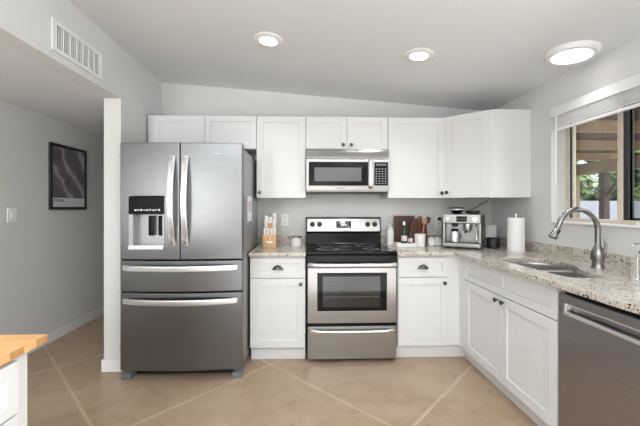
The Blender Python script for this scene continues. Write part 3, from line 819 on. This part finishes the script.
obj('maker_mark', MB().box(-0.022, 0.022, -0.0048, -0.0042, 0.013, 0.018, mat=PM), 'icon_dark', cp)
# oven door
od = obj('oven_door', MB().prism([(-HR + 0.010, 0.328), (HR - 0.010, 0.328), (HR - 0.010, 0.785), (-HR + 0.010, 0.785)], [[(-0.288, 0.428), (0.288, 0.428), (0.288, 0.742), (-0.288, 0.742)]], -0.012, 0.0265, 'y', bev=0.004), 'steel_range', t)
b = MB().prism([(-0.287, 0.429), (0.287, 0.429), (0.287, 0.741), (-0.287, 0.741)], [[(-0.245, 0.46), (0.235, 0.46), (0.235, 0.715), (-0.245, 0.715)]], -0.0125, 0.0, 'y')
ow = obj('window_border', b, 'black_gloss', od)
obj('window_pane', MB().box(-0.246, 0.236, -0.010, 0.02, 0.459, 0.716), 'oven_glass', od)
b = MB()
for z in (0.545, 0.63):
    b.rod((-0.235, -0.0104, z), (0.225, -0.0104, z), 0.0013, n=8)
obj('oven_rack', b, 'grey_plastic', od)
obj('door_top_trim', MB().box(-HR + 0.002, HR - 0.002, -0.012, 0.0265, 0.7855, 0.888, 0.004), 'black_enamel', od)
def bar(z, y0, par, r=0.0125, hw=0.355, bow=0.035, sag=0.0):
    pts = [(-hw, y0, z)]
    for k in range(17):
        u = -1 + 2 * k / 16
        pts.append((u * (hw - 0.008), y0 - bow * min(1, (1 - abs(u)) * 7) ** 0.5 - 0.006, z - sag * (1 - u * u)))
    pts.append((hw, y0, z))
    obj('handle', MB().tube(pts, r, n=14, ry=r * 0.9, up=(0, 1, 0), smooth=2), 'steel_handle', par)
bar(0.812, -0.0125, od, 0.0185, 0.362, 0.036)
wd = obj('warming_drawer', MB().box(-HR + 0.010, HR - 0.010, -0.012, 0.0265, 0.030, 0.300, 0.004), 'steel_range', t)
obj('gap_trim', MB().box(-HR + 0.004, HR - 0.004, 0.010, 0.027, 0.3005, 0.3275), 'black_enamel', t)
bar(0.268, -0.0125, wd, 0.0135, 0.345, 0.022, 0.004)

# ================================================================== MICROWAVE
t = thing('microwave', 'stainless over-the-range microwave with a dark glass door below the short cabinet', 'microwave', (0.4, 3.0, 1.418))
HM, MH = 0.3795, 0.402
obj('case', MB().box(-HM, HM, 0.022, D - 3.0 - 0.002, 0.012, MH, 0.003), 'steel_side', t)
obj('underside', MB().box(-HM + 0.01, HM - 0.01, 0.03, 0.36, 0.0, 0.0118, 0.002), 'black_plastic', t)
b = MB().prism([(0.0, 0.312), (0.0215, 0.312), (0.0215, MH), (0.014, MH), (0.003, 0.36)], (), -HM, HM, 'x', bev=0.002)
vg = obj('vent_grille', b, 'steel_microwave', t)
b = MB()
for i in range(6): b.box(-HM + 0.03, HM - 0.03, 0.0, 0.003, 0.3165 + 0.0, 0.3185)
obj('vent_slot', MB().box(-HM + 0.004, HM - 0.004, 0.004, 0.0214, 0.3085, 0.3118), 'dark_gap', vg)
md = obj('door', MB().prism([(-HM, 0.022), (0.229, 0.022), (0.229, 0.308), (-HM, 0.308)], [[(-0.355, 0.068), (0.185, 0.068), (0.185, 0.282), (-0.355, 0.282)]], -0.004, 0.0215, 'y', bev=0.004), 'steel_microwave', t)
b = MB().prism([(-0.3545, 0.0685), (0.1845, 0.0685), (0.1845, 0.2815), (-0.3545, 0.2815)], [[(-0.305, 0.106), (0.125, 0.106), (0.125, 0.232), (-0.305, 0.232)]], -0.0035, 0.006, 'y')
obj('window_border', b, 'black_gloss', md)
obj('window_pane', MB().box(-0.3045, 0.1245, -0.0025, 0.005, 0.1065, 0.2315), 'microwave_screen', md)
obj('maker_mark', MB().box(-0.10, -0.03, -0.0052, -0.0042, 0.040, 0.046), 'icon_dark', md)
pts = [(0.205, -0.005, 0.045), (0.205, -0.030, 0.055), (0.205, -0.036, 0.10), (0.205, -0.037, 0.175), (0.205, -0.036, 0.25), (0.205, -0.030, 0.292), (0.205, -0.005, 0.300)]
obj('handle', MB().tube(pts, 0.017, n=14, ry=0.009, up=(0, 1, 0), smooth=2), 'steel_handle', md)
mp_ = obj('control_panel', MB().box(0.2305, HM, -0.004, 0.0215, 0.022, 0.308, 0.003), 'steel_microwave', t)
kp = obj('keypad', MB().box(0.242, HM - 0.012, -0.0062, -0.0042, 0.068, 0.282, 0.001), 'black_gloss', mp_)
b = MB()
for r in range(7):
    for c_ in range(4):
        x = 0.255 + c_ * 0.028; z = 0.085 + r * 0.022
        b.box(x, x + 0.012, -0.0070, -0.0064, z, z + 0.005)
obj('buttons', b, 'icon_light', kp)
obj('display', MB().box(0.256, 0.352, -0.0070, -0.0064, 0.247, 0.268), 'microwave_screen', kp)

# ================================================================== OUTLETS AND SWITCH
def outlet(label, x, z, dark=False):
    t = thing('power_outlet', label, 'outlet', (x, D - 0.0006, z), 0, None)
    obj('cover_plate', MB().box(-0.038, 0.038, -0.006, 0, -0.06, 0.06, 0.003), 'plastic_white', t)
    for z_ in (-0.026, 0.026):
        s = obj('socket', MB().box(-0.0165, 0.0165, -0.0078, -0.0062, z_ - 0.015, z_ + 0.015, 0.002), 'plastic_white', t)
        obj('slots', MB().box(-0.008, -0.0055, -0.0084, -0.0079, z_ - 0.003, z_ + 0.007).box(0.0055, 0.008, -0.0084, -0.0079, z_ - 0.003, z_ + 0.007).rod((0, -0.0079, z_ - 0.008), (0, -0.0084, z_ - 0.008), 0.002), 'dark_gap', s)
    return t
outlet('white wall outlet behind the knife block, nothing plugged in', -0.198, 1.158)
outlet('white wall outlet with the black plug, left of the espresso machine', 1.389, 1.142)
t = thing('light_switch', 'white rocker light switch on the grey passage wall', 'light switch', (HALL + 0.0006, 2.808, 1.223))
obj('cover_plate', MB().box(0, 0.006, -0.043, 0.043, -0.06, 0.06, 0.003), 'plastic_white', t)
obj('rocker', MB().box(0.0062, 0.010, -0.016, 0.016, -0.033, 0.033, 0.002), 'plastic_white', t)

# ================================================================== POSTER
PY0, PY1, PZ0, PZ1 = 3.200, 3.722, 1.263, 1.908
t = thing('framed_poster', 'black framed purple-grey art poster with a pale caption strip on the passage wall', 'picture', (HALL + 0.0006, (PY0 + PY1) / 2, PZ0))
hw_, hh_ = (PY1 - PY0) / 2, PZ1 - PZ0
b = MB().prism([(-hw_, 0), (hw_, 0), (hw_, hh_), (-hw_, hh_)], [[(-hw_ + 0.028, 0.028), (hw_ - 0.028, 0.028), (hw_ - 0.028, hh_ - 0.028), (-hw_ + 0.028, hh_ - 0.028)]], 0, 0.022, 'x', bev=0.002)
obj('frame', b, 'black_plastic', t)
obj('print', MB().box(0.002, 0.012, -hw_ + 0.0275, hw_ - 0.0275, 0.118, hh_ - 0.0275), 'poster_art', t)
cp_ = obj('caption_strip', MB().box(0.002, 0.0122, -hw_ + 0.0275, hw_ - 0.0275, 0.0275, 0.1178), 'mat_board', t)
TM = Matrix.Translation((0.0128, -hw_ + 0.045, 0.080)) @ Matrix(((0, 0, 1, 0), (1, 0, 0, 0), (0, 1, 0, 0), (0, 0, 0, 1)))
obj('caption', text_mesh('ATHENA', 0.036, TM), 'black_plastic', cp_)

# ================================================================== WINDOW BLIND
BY0, BY1 = 0.95, 2.517
t = thing('window_blind', 'white slatted window blind pulled up into a stack under its valance', 'blind', (XR - 0.001, 0, 0))
obj('valance', MB().box(-0.032, -0.022, BY0, BY1, 1.985, 2.055, 0.003).box(-0.0215, 0, BY1 - 0.012, BY1 - 0.001, 1.987, 2.053, 0.002), 'blind_white', t)
obj('headrail', MB().box(-0.0210, -0.001, BY0 + 0.02, BY1 - 0.014, 2.022, 2.050, 0.002), 'blind_white', t)
for i in range(8):
    z = 1.978 - i * 0.0110
    dx = random.uniform(-0.002, 0.002)
    m = Matrix.Translation((-0.014 + dx, 0, z)) @ Matrix.Rotation(R(random.uniform(-4, 6)), 4, 'Y')
    obj('slat', MB().box(-0.0125, 0.0125, BY0 + 0.03, BY1 - 0.022, -0.0011, 0.0011, 0.0005).xf(m), 'blind_white', t)
obj('bottom_rail', MB().box(-0.027, -0.002, BY0 + 0.03, BY1 - 0.022, 1.872, 1.890, 0.004), 'blind_white', t)
obj('tilt_wand', MB().tube([(-0.036, BY1 - 0.075, 2.0), (-0.038, BY1 - 0.070, 1.9), (-0.030, BY1 - 0.055, 1.45)], 0.0045, n=10), 'blind_white', t)
for y in (2.25, 1.72, 1.2):
    obj('lift_cord', MB().tube([(-0.0345, y, 1.99), (-0.0345, y, 1.87)], 0.0012, n=6), 'blind_white', t)

# ================================================================== COUNTERTOP THINGS
Z0 = CT + 0.0004
# knife block
t = thing('knife_block', 'light wooden knife block with white-handled knives beside the fridge', 'knife block', (-0.318, 3.10, Z0))
obj('block', MB().prism([(-0.055, 0), (0.10, 0), (0.10, 0.225), (0.06, 0.235), (-0.01, 0.135), (-0.055, 0.115)], (), -0.062, 0.062, 'x', bev=0.004), 'light_wood', t)
obj('block_plate', MB().box(-0.03, 0.03, -0.0565, -0.0555, 0.045, 0.06), 'plastic_white', t)
def knife(x, y, z, L, r, lean=0.35):
    d_ = Vector((0, -math.sin(lean), math.cos(lean)))
    p = Vector((x, y, z)); e_ = p + d_ * L
    pts = [p + d_ * (L * q_) for q_ in (0, 0.15, 0.5, 0.85, 1.0)]
    obj('knife_handle', MB().tube(pts, [r, r * 1.15, r, r * 1.3, r * 0.8], n=12, ry=r * 1.5), 'plastic_white', t)
for i, x in enumerate((-0.046, -0.016, 0.016, 0.046)): knife(x, -0.033, 0.118, 0.062, 0.0085, 0.3)
for i, (x, L) in enumerate(((-0.042, 0.075), (-0.006, 0.06), (0.036, 0.095))): knife(x, 0.055, 0.222, L, 0.013, 0.25)
for i, x in enumerate((-0.04, 0.036)): knife(x, 0.02, 0.165, 0.09, 0.011, 0.3)
# candle jar
t = thing('candle_jar', 'small pale ceramic jar with a lid between knife block and range', 'jar', (-0.075, 3.15, Z0))
obj('jar', MB().lathe([(0, 0), (0.050, 0), (0.054, 0.006), (0.055, 0.075), (0.051, 0.082), (0, 0.082)], n=36), 'candle_glass', t)
obj('lid', MB().lathe([(0, 0.0825), (0.052, 0.0825), (0.053, 0.094), (0.048, 0.100), (0.012, 0.102), (0.010, 0.112), (0, 0.113)], n=36), 'steel_coffee', t)
# white squeeze bottle
t = thing('lotion_bottle', 'slim white bottle with a rounded shoulder just right of the range', 'bottle', (0.862, 3.27, Z0))
obj('bottle', MB().lathe([(0, 0), (0.033, 0), (0.036, 0.005), (0.036, 0.135), (0.032, 0.155), (0.016, 0.168), (0.013, 0.176), (0, 0.176)], n=32), 'ceramic_white', t)
obj('cap', MB().lathe([(0, 0.1765), (0.015, 0.1765), (0.015, 0.195), (0.009, 0.204), (0, 0.205)], n=24), 'candle_glass', t)
# cutting boards
def lean(o, a): o.rotation_euler = (R(a), 0, 0)
o = tag(obj('cutting_board', MB().prism([(-0.105, 0.0), (0.105, 0.0), (0.105, 0.285), (-0.105, 0.285)], (), 0, 0.02, 'y', bev=0.004), 'walnut'), 'large dark brown rectangular cutting board leaning on the wall behind the bottles', 'cutting board', loc=(1.020, 3.285, Z0 + 0.004)); lean(o, -9)
o = tag(obj('cutting_board', MB().prism(smooth_loop([(-0.085, 0.0), (0.085, 0.0), (0.092, 0.12), (0.08, 0.22), (0.03, 0.262), (-0.03, 0.262), (-0.08, 0.22), (-0.092, 0.12)], 2), (), 0, 0.016, 'y', bev=0.003), 'walnut_red'), 'smaller rounded brown cutting board behind the utensil crock', 'cutting board', loc=(1.150, 3.262, Z0 + 0.004)); lean(o, -9)
# tray with bottles
TX, TY = 0.970, 3.12
t = thing('serving_tray', 'low white rectangular tray holding the oil bottles', 'tray', (TX, TY, Z0))
b = MB().prism([(-0.10, -0.06), (0.085, -0.06), (0.085, 0.06), (-0.10, 0.06)], (), 0, 0.006, 'z', bev=0.002)
b.prism([(-0.10, -0.06), (0.085, -0.06), (0.085, 0.06), (-0.10, 0.06)], [[(-0.094, -0.054), (0.079, -0.054), (0.079, 0.054), (-0.094, 0.054)]], 0.005, 0.034, 'z', bev=0.0015)
obj('tray', b, 'ceramic_white', t)
def bottle(label, x, y, h, r, mat, capmat, band):
    t = thing('oil_bottle', label, 'bottle', (x, y, Z0 + 0.0064))
    obj('glass', MB().lathe([(0, 0), (r - 0.003, 0), (r, 0.004), (r, h * 0.55), (r * 0.8, h * 0.66), (r * 0.4, h * 0.74), (r * 0.38, h * 0.84), (0, h * 0.84)], n=28), mat, t)
    obj('cap', MB().lathe([(0, h * 0.8405), (r * 0.46, h * 0.8405), (r * 0.46, h * 0.97), (r * 0.3, h), (0, h)], n=20), capmat, t)
    if band: obj('label_band', MB().lathe([(r + 0.0002, h * 0.2), (r + 0.0008, h * 0.2), (r + 0.0008, h * 0.42), (r + 0.0002, h * 0.42)], n=28), band, t)
bottle('tall dark green oil bottle with a white cap on the white tray', 0.955, 3.12, 0.232, 0.027, 'oil_glass', 'ceramic_white', 'candle_glass')
bottle('short dark brown bottle with a black cap on the white tray', 1.012, 3.115, 0.175, 0.023, 'amber_glass', 'black_plastic', 'label_pink')
# crock with utensils
t = thing('utensil_crock', 'white cylindrical crock full of wooden utensils', 'crock', (1.110, 3.13, Z0))
obj('crock', MB().lathe([(0, 0), (0.044, 0), (0.048, 0.004), (0.053, 0.118), (0.0505, 0.120), (0.048, 0.117), (0.044, 0.01), (0, 0.01)], n=36), 'ceramic_white', t)
def utensil(name, label, x, y, dx, dy, L, mat, head):
    base = Vector((1.110 + x, 3.13 + y, Z0 + 0.0165)); d_ = Vector((dx, dy, 1)).normalized()
    q_ = Vector((0, 0, 1)).rotation_difference(d_).to_matrix().to_4x4()
    b = MB().rod((0, 0, 0), (0, 0, L * 0.8), 0.0045, 0.0055, n=10)
    if head == 'spoon': b.lathe([(0, L * 0.78), (0.012, L * 0.8), (0.025, L * 0.88), (0.022, L * 0.96), (0, L)], n=18, sy=0.3)
    elif head == 'spatula': b.box(-0.022, 0.022, -0.003, 0.003, L * 0.78, L, 0.0028)
    else: b.box(-0.02, -0.010, -0.003, 0.003, L * 0.8, L, 0.002).box(0.010, 0.02, -0.003, 0.003, L * 0.8, L, 0.002).box(-0.02, 0.02, -0.003, 0.003, L * 0.78, L * 0.84, 0.002).box(-0.004, 0.004, -0.003, 0.003, L * 0.8, L, 0.002)
    o = tag(obj(name, b.xf(q_), mat), label, 'utensil'); o.location = base
utensil('wooden_spoon', 'light wooden spoon standing in the white crock', 0.012, -0.012, 0.10, -0.06, 0.25, 'spoon_wood', 'spoon')
utensil('spatula', 'dark wooden spatula tipping furthest right out of the crock', 0.015, 0.012, 0.30, 0.0, 0.275, 'walnut', 'spatula')
utensil('slotted_fork', 'dark pronged wooden fork standing at the left of the crock', -0.018, 0.01, -0.16, 0.03, 0.25, 'walnut', 'fork')
utensil('dark_spoon', 'dark wooden spoon standing at the back of the crock', 0.0, 0.02, 0.06, 0.08, 0.275, 'walnut_red', 'spoon')
# salt boxes
for i, x in enumerate((1.240, 1.305)):
    t = thing('lidded_canister', ('left' if i == 0 else 'right') + ' one of two small white lidded canisters below the right outlet', 'canister', (x, 3.19 - 0.0, Z0), 0, 'small white canisters')
    obj('canister_body', MB().box(-0.030, 0.030, -0.032, 0.032, 0, 0.062, 0.010, 3), 'ceramic_white', t)
    obj('lid', MB().box(-0.028, 0.028, -0.030, 0.030, 0.0622, 0.074, 0.004, 2).lathe([(0, 0.073), (0.008, 0.073), (0.009, 0.082), (0, 0.084)], n=16), 'ceramic_white', t)

# espresso machine
EX, EY = 1.412, 2.925
t = thing('espresso_machine', 'brushed steel espresso machine with a bean hopper in the counter corner', 'coffee machine', (EX, EY, Z0), R(-33))
EM = lambda x, y: (EX + x * math.cos(R(33)) + y * math.sin(R(33)), EY - x * math.sin(R(33)) + y * math.cos(R(33)))
w2 = 0.160
b = MB().box(-w2, w2, 0.115, 0.32, 0.03, 0.31, 0.008, 3)          # rear body
b.box(-w2, -w2 + 0.02, 0.02, 0.12, 0.03, 0.24, 0.003).box(w2 - 0.02, w2, 0.02, 0.12, 0.03, 0.24, 0.003)
body = obj('machine_body', b, 'steel_coffee', t)
obj('front_head', MB().box(-w2, w2, 0.0, 0.114, 0.225, 0.312, 0.010, 3), 'steel_coffee', t)
obj('side_panel', MB().box(w2 + 0.0005, w2 + 0.012, 0.03, 0.30, 0.04, 0.30, 0.004), 'black_plastic', t)
obj('touch_screen', MB().box(-0.040, 0.048, -0.004, -0.0002, 0.243, 0.293, 0.002), 'black_gloss', t)
b = MB()
for i in range(4): b.box(-0.03 + i * 0.019, -0.02 + i * 0.019, -0.0046, -0.0042, 0.262, 0.272)
obj('screen_icons', b, 'icon_dark', t)
KM = lambda x, z: Matrix.Translation((x, -0.0002, z)) @ Matrix.Rotation(R(90), 4, 'X')
obj('power_button', MB().lathe([(0, 0), (0.014, 0), (0.014, 0.004), (0.012, 0.006), (0, 0.006)], n=24, mat=KM(-0.115, 0.268)), 'chrome', t)
obj('selector_dial', MB().lathe([(0, 0), (0.022, 0), (0.022, 0.010), (0.018, 0.014), (0, 0.014)], n=24, mat=KM(0.110, 0.268)), 'chrome', t)
obj('back_panel', MB().box(-w2 + 0.02, w2 - 0.02, 0.108, 0.1148, 0.06, 0.2245), 'steel_side', t)
dt = obj('drip_tray', MB().box(-w2, w2, -0.012, 0.114, 0.012, 0.052, 0.008, 3), 'steel_coffee', t)
b = MB()
for i in range(16): b.box(-w2 + 0.02 + i * 0.0200, -w2 + 0.032 + i * 0.0200, 0.0, 0.10, 0.0522, 0.0532)
obj('grate', b, 'black_plastic', dt)
for x in (-0.13, 0.13):
    for y in (0.02, 0.28): obj('foot', MB().rod((x, y, 0), (x, y, 0.0298 if y > 0.1 else 0.0118), 0.014), 'black_plastic', t)
obj('grinder_outlet', MB().lathe([(0, 0.195), (0.022, 0.195), (0.028, 0.224), (0, 0.224)], c=(-0.060, 0.06, 0), n=24), 'black_plastic', t)
obj('group_head', MB().lathe([(0, 0.178), (0.033, 0.178), (0.036, 0.20), (0.036, 0.2245), (0, 0.2245)], c=(0.045, 0.06, 0), n=28), 'chrome', t)
b = MB().lathe([(0, 0.158), (0.030, 0.158), (0.035, 0.166), (0.035, 0.1775), (0, 0.1775)], c=(0.045, 0.06, 0), n=28)
b.tube([(0.045, 0.06, 0.16), (0.035, 0.055, 0.148), (0.030, 0.052, 0.135)], 0.006, n=10).tube([(0.045, 0.06, 0.16), (0.055, 0.055, 0.148), (0.060, 0.052, 0.135)], 0.006, n=10)
pf = obj('portafilter', b, 'chrome', t)
obj('portafilter_handle', MB().tube([(0.045, 0.025, 0.168), (0.045, -0.04, 0.164), (0.045, -0.075, 0.160)], [0.009, 0.013, 0.012], n=14), 'black_plastic', pf)
obj('steam_wand', MB().tube([(0.115, 0.05, 0.226), (0.118, 0.03, 0.20), (0.124, 0.0, 0.13), (0.126, -0.005, 0.085)], 0.005, n=12, smooth=2), 'chrome', t)
hp = obj('bean_hopper', MB().lathe([(0, 0.3125), (0.036, 0.3125), (0.040, 0.325), (0.066, 0.350), (0.068, 0.362), (0, 0.362)], c=(-0.055, 0.15, 0), n=32), 'black_gloss', t)
obj('hopper_lid', MB().lathe([(0, 0.3625), (0.070, 0.3625), (0.070, 0.369), (0.05, 0.373), (0, 0.374)], c=(-0.055, 0.15, 0), n=32), 'black_plastic', hp)
obj('hopper_collar', MB().lathe([(0.063, 0.345), (0.070, 0.349), (0.070, 0.355), (0.0684, 0.359)], c=(-0.055, 0.15, 0), n=32), 'tray_silver', hp)
# power cord: part of the machine, its plug sits in the right outlet
PX, PZ = 1.392, 1.168
inv = (Matrix.Translation((EX, EY, Z0)) @ Matrix.Rotation(R(-33), 4, 'Z')).inverted()
cb = MB().tube([(PX, 3.345, PZ), (1.402, 3.325, 1.165), (1.408, 3.315, 1.12), (1.400, 3.312, 1.03), (1.404, 3.312, 0.955), (1.425, 3.315, 0.935), (1.475, 3.285, 0.935), (1.50, 3.235, 0.95)], 0.0048, n=10, smooth=3).xf(inv)
cd_ = obj('power_cord', cb, 'black_plastic', t)
obj('plug', MB().box(PX - 0.014, PX + 0.014, 3.342, 3.3695, PZ - 0.014, PZ + 0.014, 0.005, 3).xf(inv), 'black_plastic', cd_)
# jug on the tray
t = thing('milk_jug', 'small steel jug with a black top standing on the espresso drip tray', 'jug', (*EM(-0.060, 0.052), Z0 + 0.0536))
obj('jug_body', MB().lathe([(0, 0), (0.034, 0), (0.037, 0.004), (0.037, 0.075), (0.030, 0.098), (0, 0.098)], n=32), 'steel_handle', t)
obj('lid', MB().lathe([(0, 0.0983), (0.030, 0.0983), (0.031, 0.115), (0.022, 0.121), (0, 0.122)], n=28), 'black_plastic', t)
obj('handle', MB().tube([(0.036, 0, 0.08), (0.052, 0, 0.078), (0.056, 0, 0.05), (0.038, 0, 0.022)], 0.004, n=10, smooth=2), 'black_plastic', t)
# small pan on the machine with its handle pointing up to the right
t = thing('small_pan', 'small black pan with a long thin handle resting on the espresso machine', 'pan', (*EM(0.080, 0.14), Z0 + 0.3125))
obj('pan_body', MB().lathe([(0, 0), (0.048, 0), (0.058, 0.010), (0.060, 0.030), (0.057, 0.030), (0.054, 0.012), (0, 0.006)], n=36), 'black_plastic', t)
obj('handle', MB().tube([(-0.045, -0.035, 0.030), (-0.02, -0.05, 0.045), (0.07, -0.07, 0.105), (0.10, -0.075, 0.118)], [0.005, 0.004, 0.006, 0.006], n=12, ry=0.004, smooth=1), 'black_plastic', t)
# black pot and white canister
t = thing('black_pot', 'small round black pot with side handles right of the espresso machine', 'pot', (1.728, 2.965, Z0))
obj('pot_body', MB().lathe([(0, 0), (0.046, 0), (0.055, 0.012), (0.057, 0.088), (0.060, 0.092), (0.057, 0.094), (0.052, 0.088), (0.050, 0.015), (0, 0.010)], n=36), 'black_plastic', t)
for s in (-1, 1):
    obj('handle', MB().tube([(s * 0.055, -0.02, 0.078), (s * 0.066, -0.014, 0.080), (s * 0.070, 0, 0.081), (s * 0.066, 0.014, 0.080), (s * 0.055, 0.02, 0.078)], 0.0045, n=10, smooth=1), 'black_plastic', t)
t = thing('storage_canister', 'plain white lidded canister behind the small black pot', 'canister', (1.820, 3.20, Z0))
obj('canister_body', MB().box(-0.055, 0.055, -0.050, 0.050, 0, 0.19, 0.012, 3), 'ceramic_white', t)
obj('lid', MB().box(-0.053, 0.053, -0.048, 0.048, 0.1905, 0.204, 0.005, 2), 'ceramic_white', t)
# paper towels
t = thing('paper_towel_holder', 'full white paper towel roll upright on its holder by the sink', 'paper towels', (1.796, 2.745, Z0))
obj('holder_base', MB().lathe([(0, 0), (0.069, 0), (0.071, 0.005), (0.068, 0.010), (0, 0.012)], n=40), 'ceramic_white', t)
obj('roll', MB().lathe([(0.021, 0.0125), (0.064, 0.0125), (0.065, 0.016), (0.065, 0.282), (0.064, 0.285), (0.021, 0.285)], n=48).lathe([(0.021, 0.285), (0.019, 0.285), (0.019, 0.0125), (0.021, 0.0125)], n=24), 'paper_white', t)
obj('post', MB().rod((0, 0, 0.012), (0, 0, 0.300), 0.008).lathe([(0, 0.298), (0.010, 0.299), (0.014, 0.308), (0.010, 0.318), (0, 0.320)], n=20), 'ceramic_white', t)

# ================================================================== ISLAND
IX, IY = -0.757, 1.0
t = thing('kitchen_island', 'white island with a butcher block top at the lower left corner', 'island', (IX, IY, 0))
obj('butcher_block_top', MB().box(-0.95, 0, -1.4, 0, 0.892, 0.914, 0.002), 'butcher_block', t)
IW = -0.022
obj('island_body', MB().box(-0.92, IW, -1.37, -0.045, 0.09, 0.8915, 0.002), 'island_white', t)
obj('toe_kick', MB().box(-0.86, IW - 0.05, -1.31, -0.09, 0, 0.0895), 'island_white', t)
def side_front(name, y0, y1, z0, z1, rail):
    m = Matrix.Translation((IW + 0.0005, 0, 0)) @ Matrix.Rotation(R(90), 4, 'Z')
    return obj(name, MB().shaker(y1 - y0, z1 - z0, rail, x0=y0, z0=z0).xf(m), 'island_white', t)
side_front('drawer', -0.58, -0.098, 0.745, 0.882, 0.035)
side_front('door', -0.58, -0.098, 0.10, 0.740, 0.055)
side_front('drawer', -1.10, -0.585, 0.745, 0.882, 0.045)
side_front('door', -1.10, -0.585, 0.10, 0.740, 0.055)

# ================================================================== OUTSIDE
struct('ground', MB().box(XR + 0.175, 20, -6, 22, -0.2, -0.1), 'patio_ground')
t = thing('patio_cover', 'tan wooden patio roof with rafters seen through the window', 'patio roof', (4.2, 5, -0.1))
L_ = lambda x, y, z: (x - 4.2, y - 5, z + 0.1)
def pbox(name, x0, x1, y0, y1, z0, z1, mat, bev=0.004):
    a, c_ = L_(x0, y0, z0), L_(x1, y1, z1)
    return obj(name, MB().box(a[0], c_[0], a[1], c_[1], a[2], c_[2], bev), mat, t)
pbox('roof_deck', 2.13, 6.4, 0.2, 11.0, 2.365, 2.40, 'patio_wood')
for y in (0.4, 1.6, 2.8, 4.0, 5.2, 6.4, 7.6, 8.8, 10.0):
    pbox('rafter', 2.13, 6.3, y - 0.03, y + 0.03, 2.22, 2.3645, 'patio_beam')
pbox('header_beam', 5.96, 6.10, 0.2, 11.0, 1.98, 2.2195, 'patio_beam')
for y in (2.8, 6.45, 10.6):
    pbox('post', 5.97, 6.09, y - 0.06, y + 0.06, -0.0995, 1.9795, 'patio_post')
    for s in (-1,):
        a = L_(6.03, y + s * 0.05, 1.50); c_ = L_(6.03, y + s * 0.46, 1.975)
        obj('brace', MB().tube([a, c_], 0.035, ry=0.035, square=True), 'patio_post', t)
pbox('side_column', 5.97, 6.09, 7.10, 7.22, -0.0995, 1.9795, 'patio_beam')
o = tag(obj('garden_wall', MB().box(0, 16, 0, 0.2, 0, 1.62, 0.01).box(11, 11.2, -18, -0.01, 0, 1.62, 0.01), 'stucco_white'), 'low white block wall at the end of the garden', 'garden wall', loc=(3.0, 12.0, -0.1))
def tree(label, x, y, h, r, n, seed):
    rd = random.Random(seed)
    t = thing('garden_tree', label, 'tree', (x, y, -0.1))
    b = MB().tube([(0, 0, 0), (0.1, 0.05, h * 0.3), (-0.05, 0, h * 0.6), (0, 0, h * 0.8)], [0.16, 0.13, 0.10, 0.06], n=10)
    for k in range(5):
        a = k * 1.3; b.tube([(0, 0, h * 0.4), (math.cos(a) * r * .5, math.sin(a) * r * .5, h * 0.75)], [0.07, 0.03], n=8)
    obj('trunk', b, 'bark', t)
    m = bmesh.new()
    cl = [(rd.gauss(0, r * .45), rd.gauss(0, r * .45), h * 0.62 + rd.gauss(0, h * .17), r * rd.uniform(.25, .5)) for _ in range(22)]
    for _ in range(n):
        cx, cy, cz, cr = rd.choice(cl)
        u = Vector((rd.gauss(0, 1), rd.gauss(0, 1), rd.gauss(0, 1))).normalized() * cr * rd.uniform(0.6, 1)
        p = Vector((cx, cy, max(0.4, cz))) + u
        a = Vector((rd.gauss(0, 1), rd.gauss(0, 1), rd.gauss(0, 1))).normalized(); c_ = a.orthogonal().normalized()
        s = rd.uniform(0.07, 0.14)
        m.faces.new([m.verts.new(p + a * s * 1.5), m.verts.new(p + c_ * s), m.verts.new(p - a * s * 1.5), m.verts.new(p - c_ * s)])
    me = bpy.data.meshes.new('foliage'); m.to_mesh(me); m.free(); me.materials.append(M['leaf'])
    o = bpy.data.objects.new('foliage', me); COL.objects.link(o); o.parent = t
tree('leafy green tree beyond the garden wall, left in the window', 10.2, 14.6, 4.6, 1.5, 9000, 1)
tree('leafy green tree beyond the garden wall, behind the dark patio post', 15.9, 15.9, 4.4, 1.6, 9000, 2)
tree('leafy green tree beyond the garden wall, in the right window pane', 19.5, 10.5, 4.2, 1.7, 9000, 3)
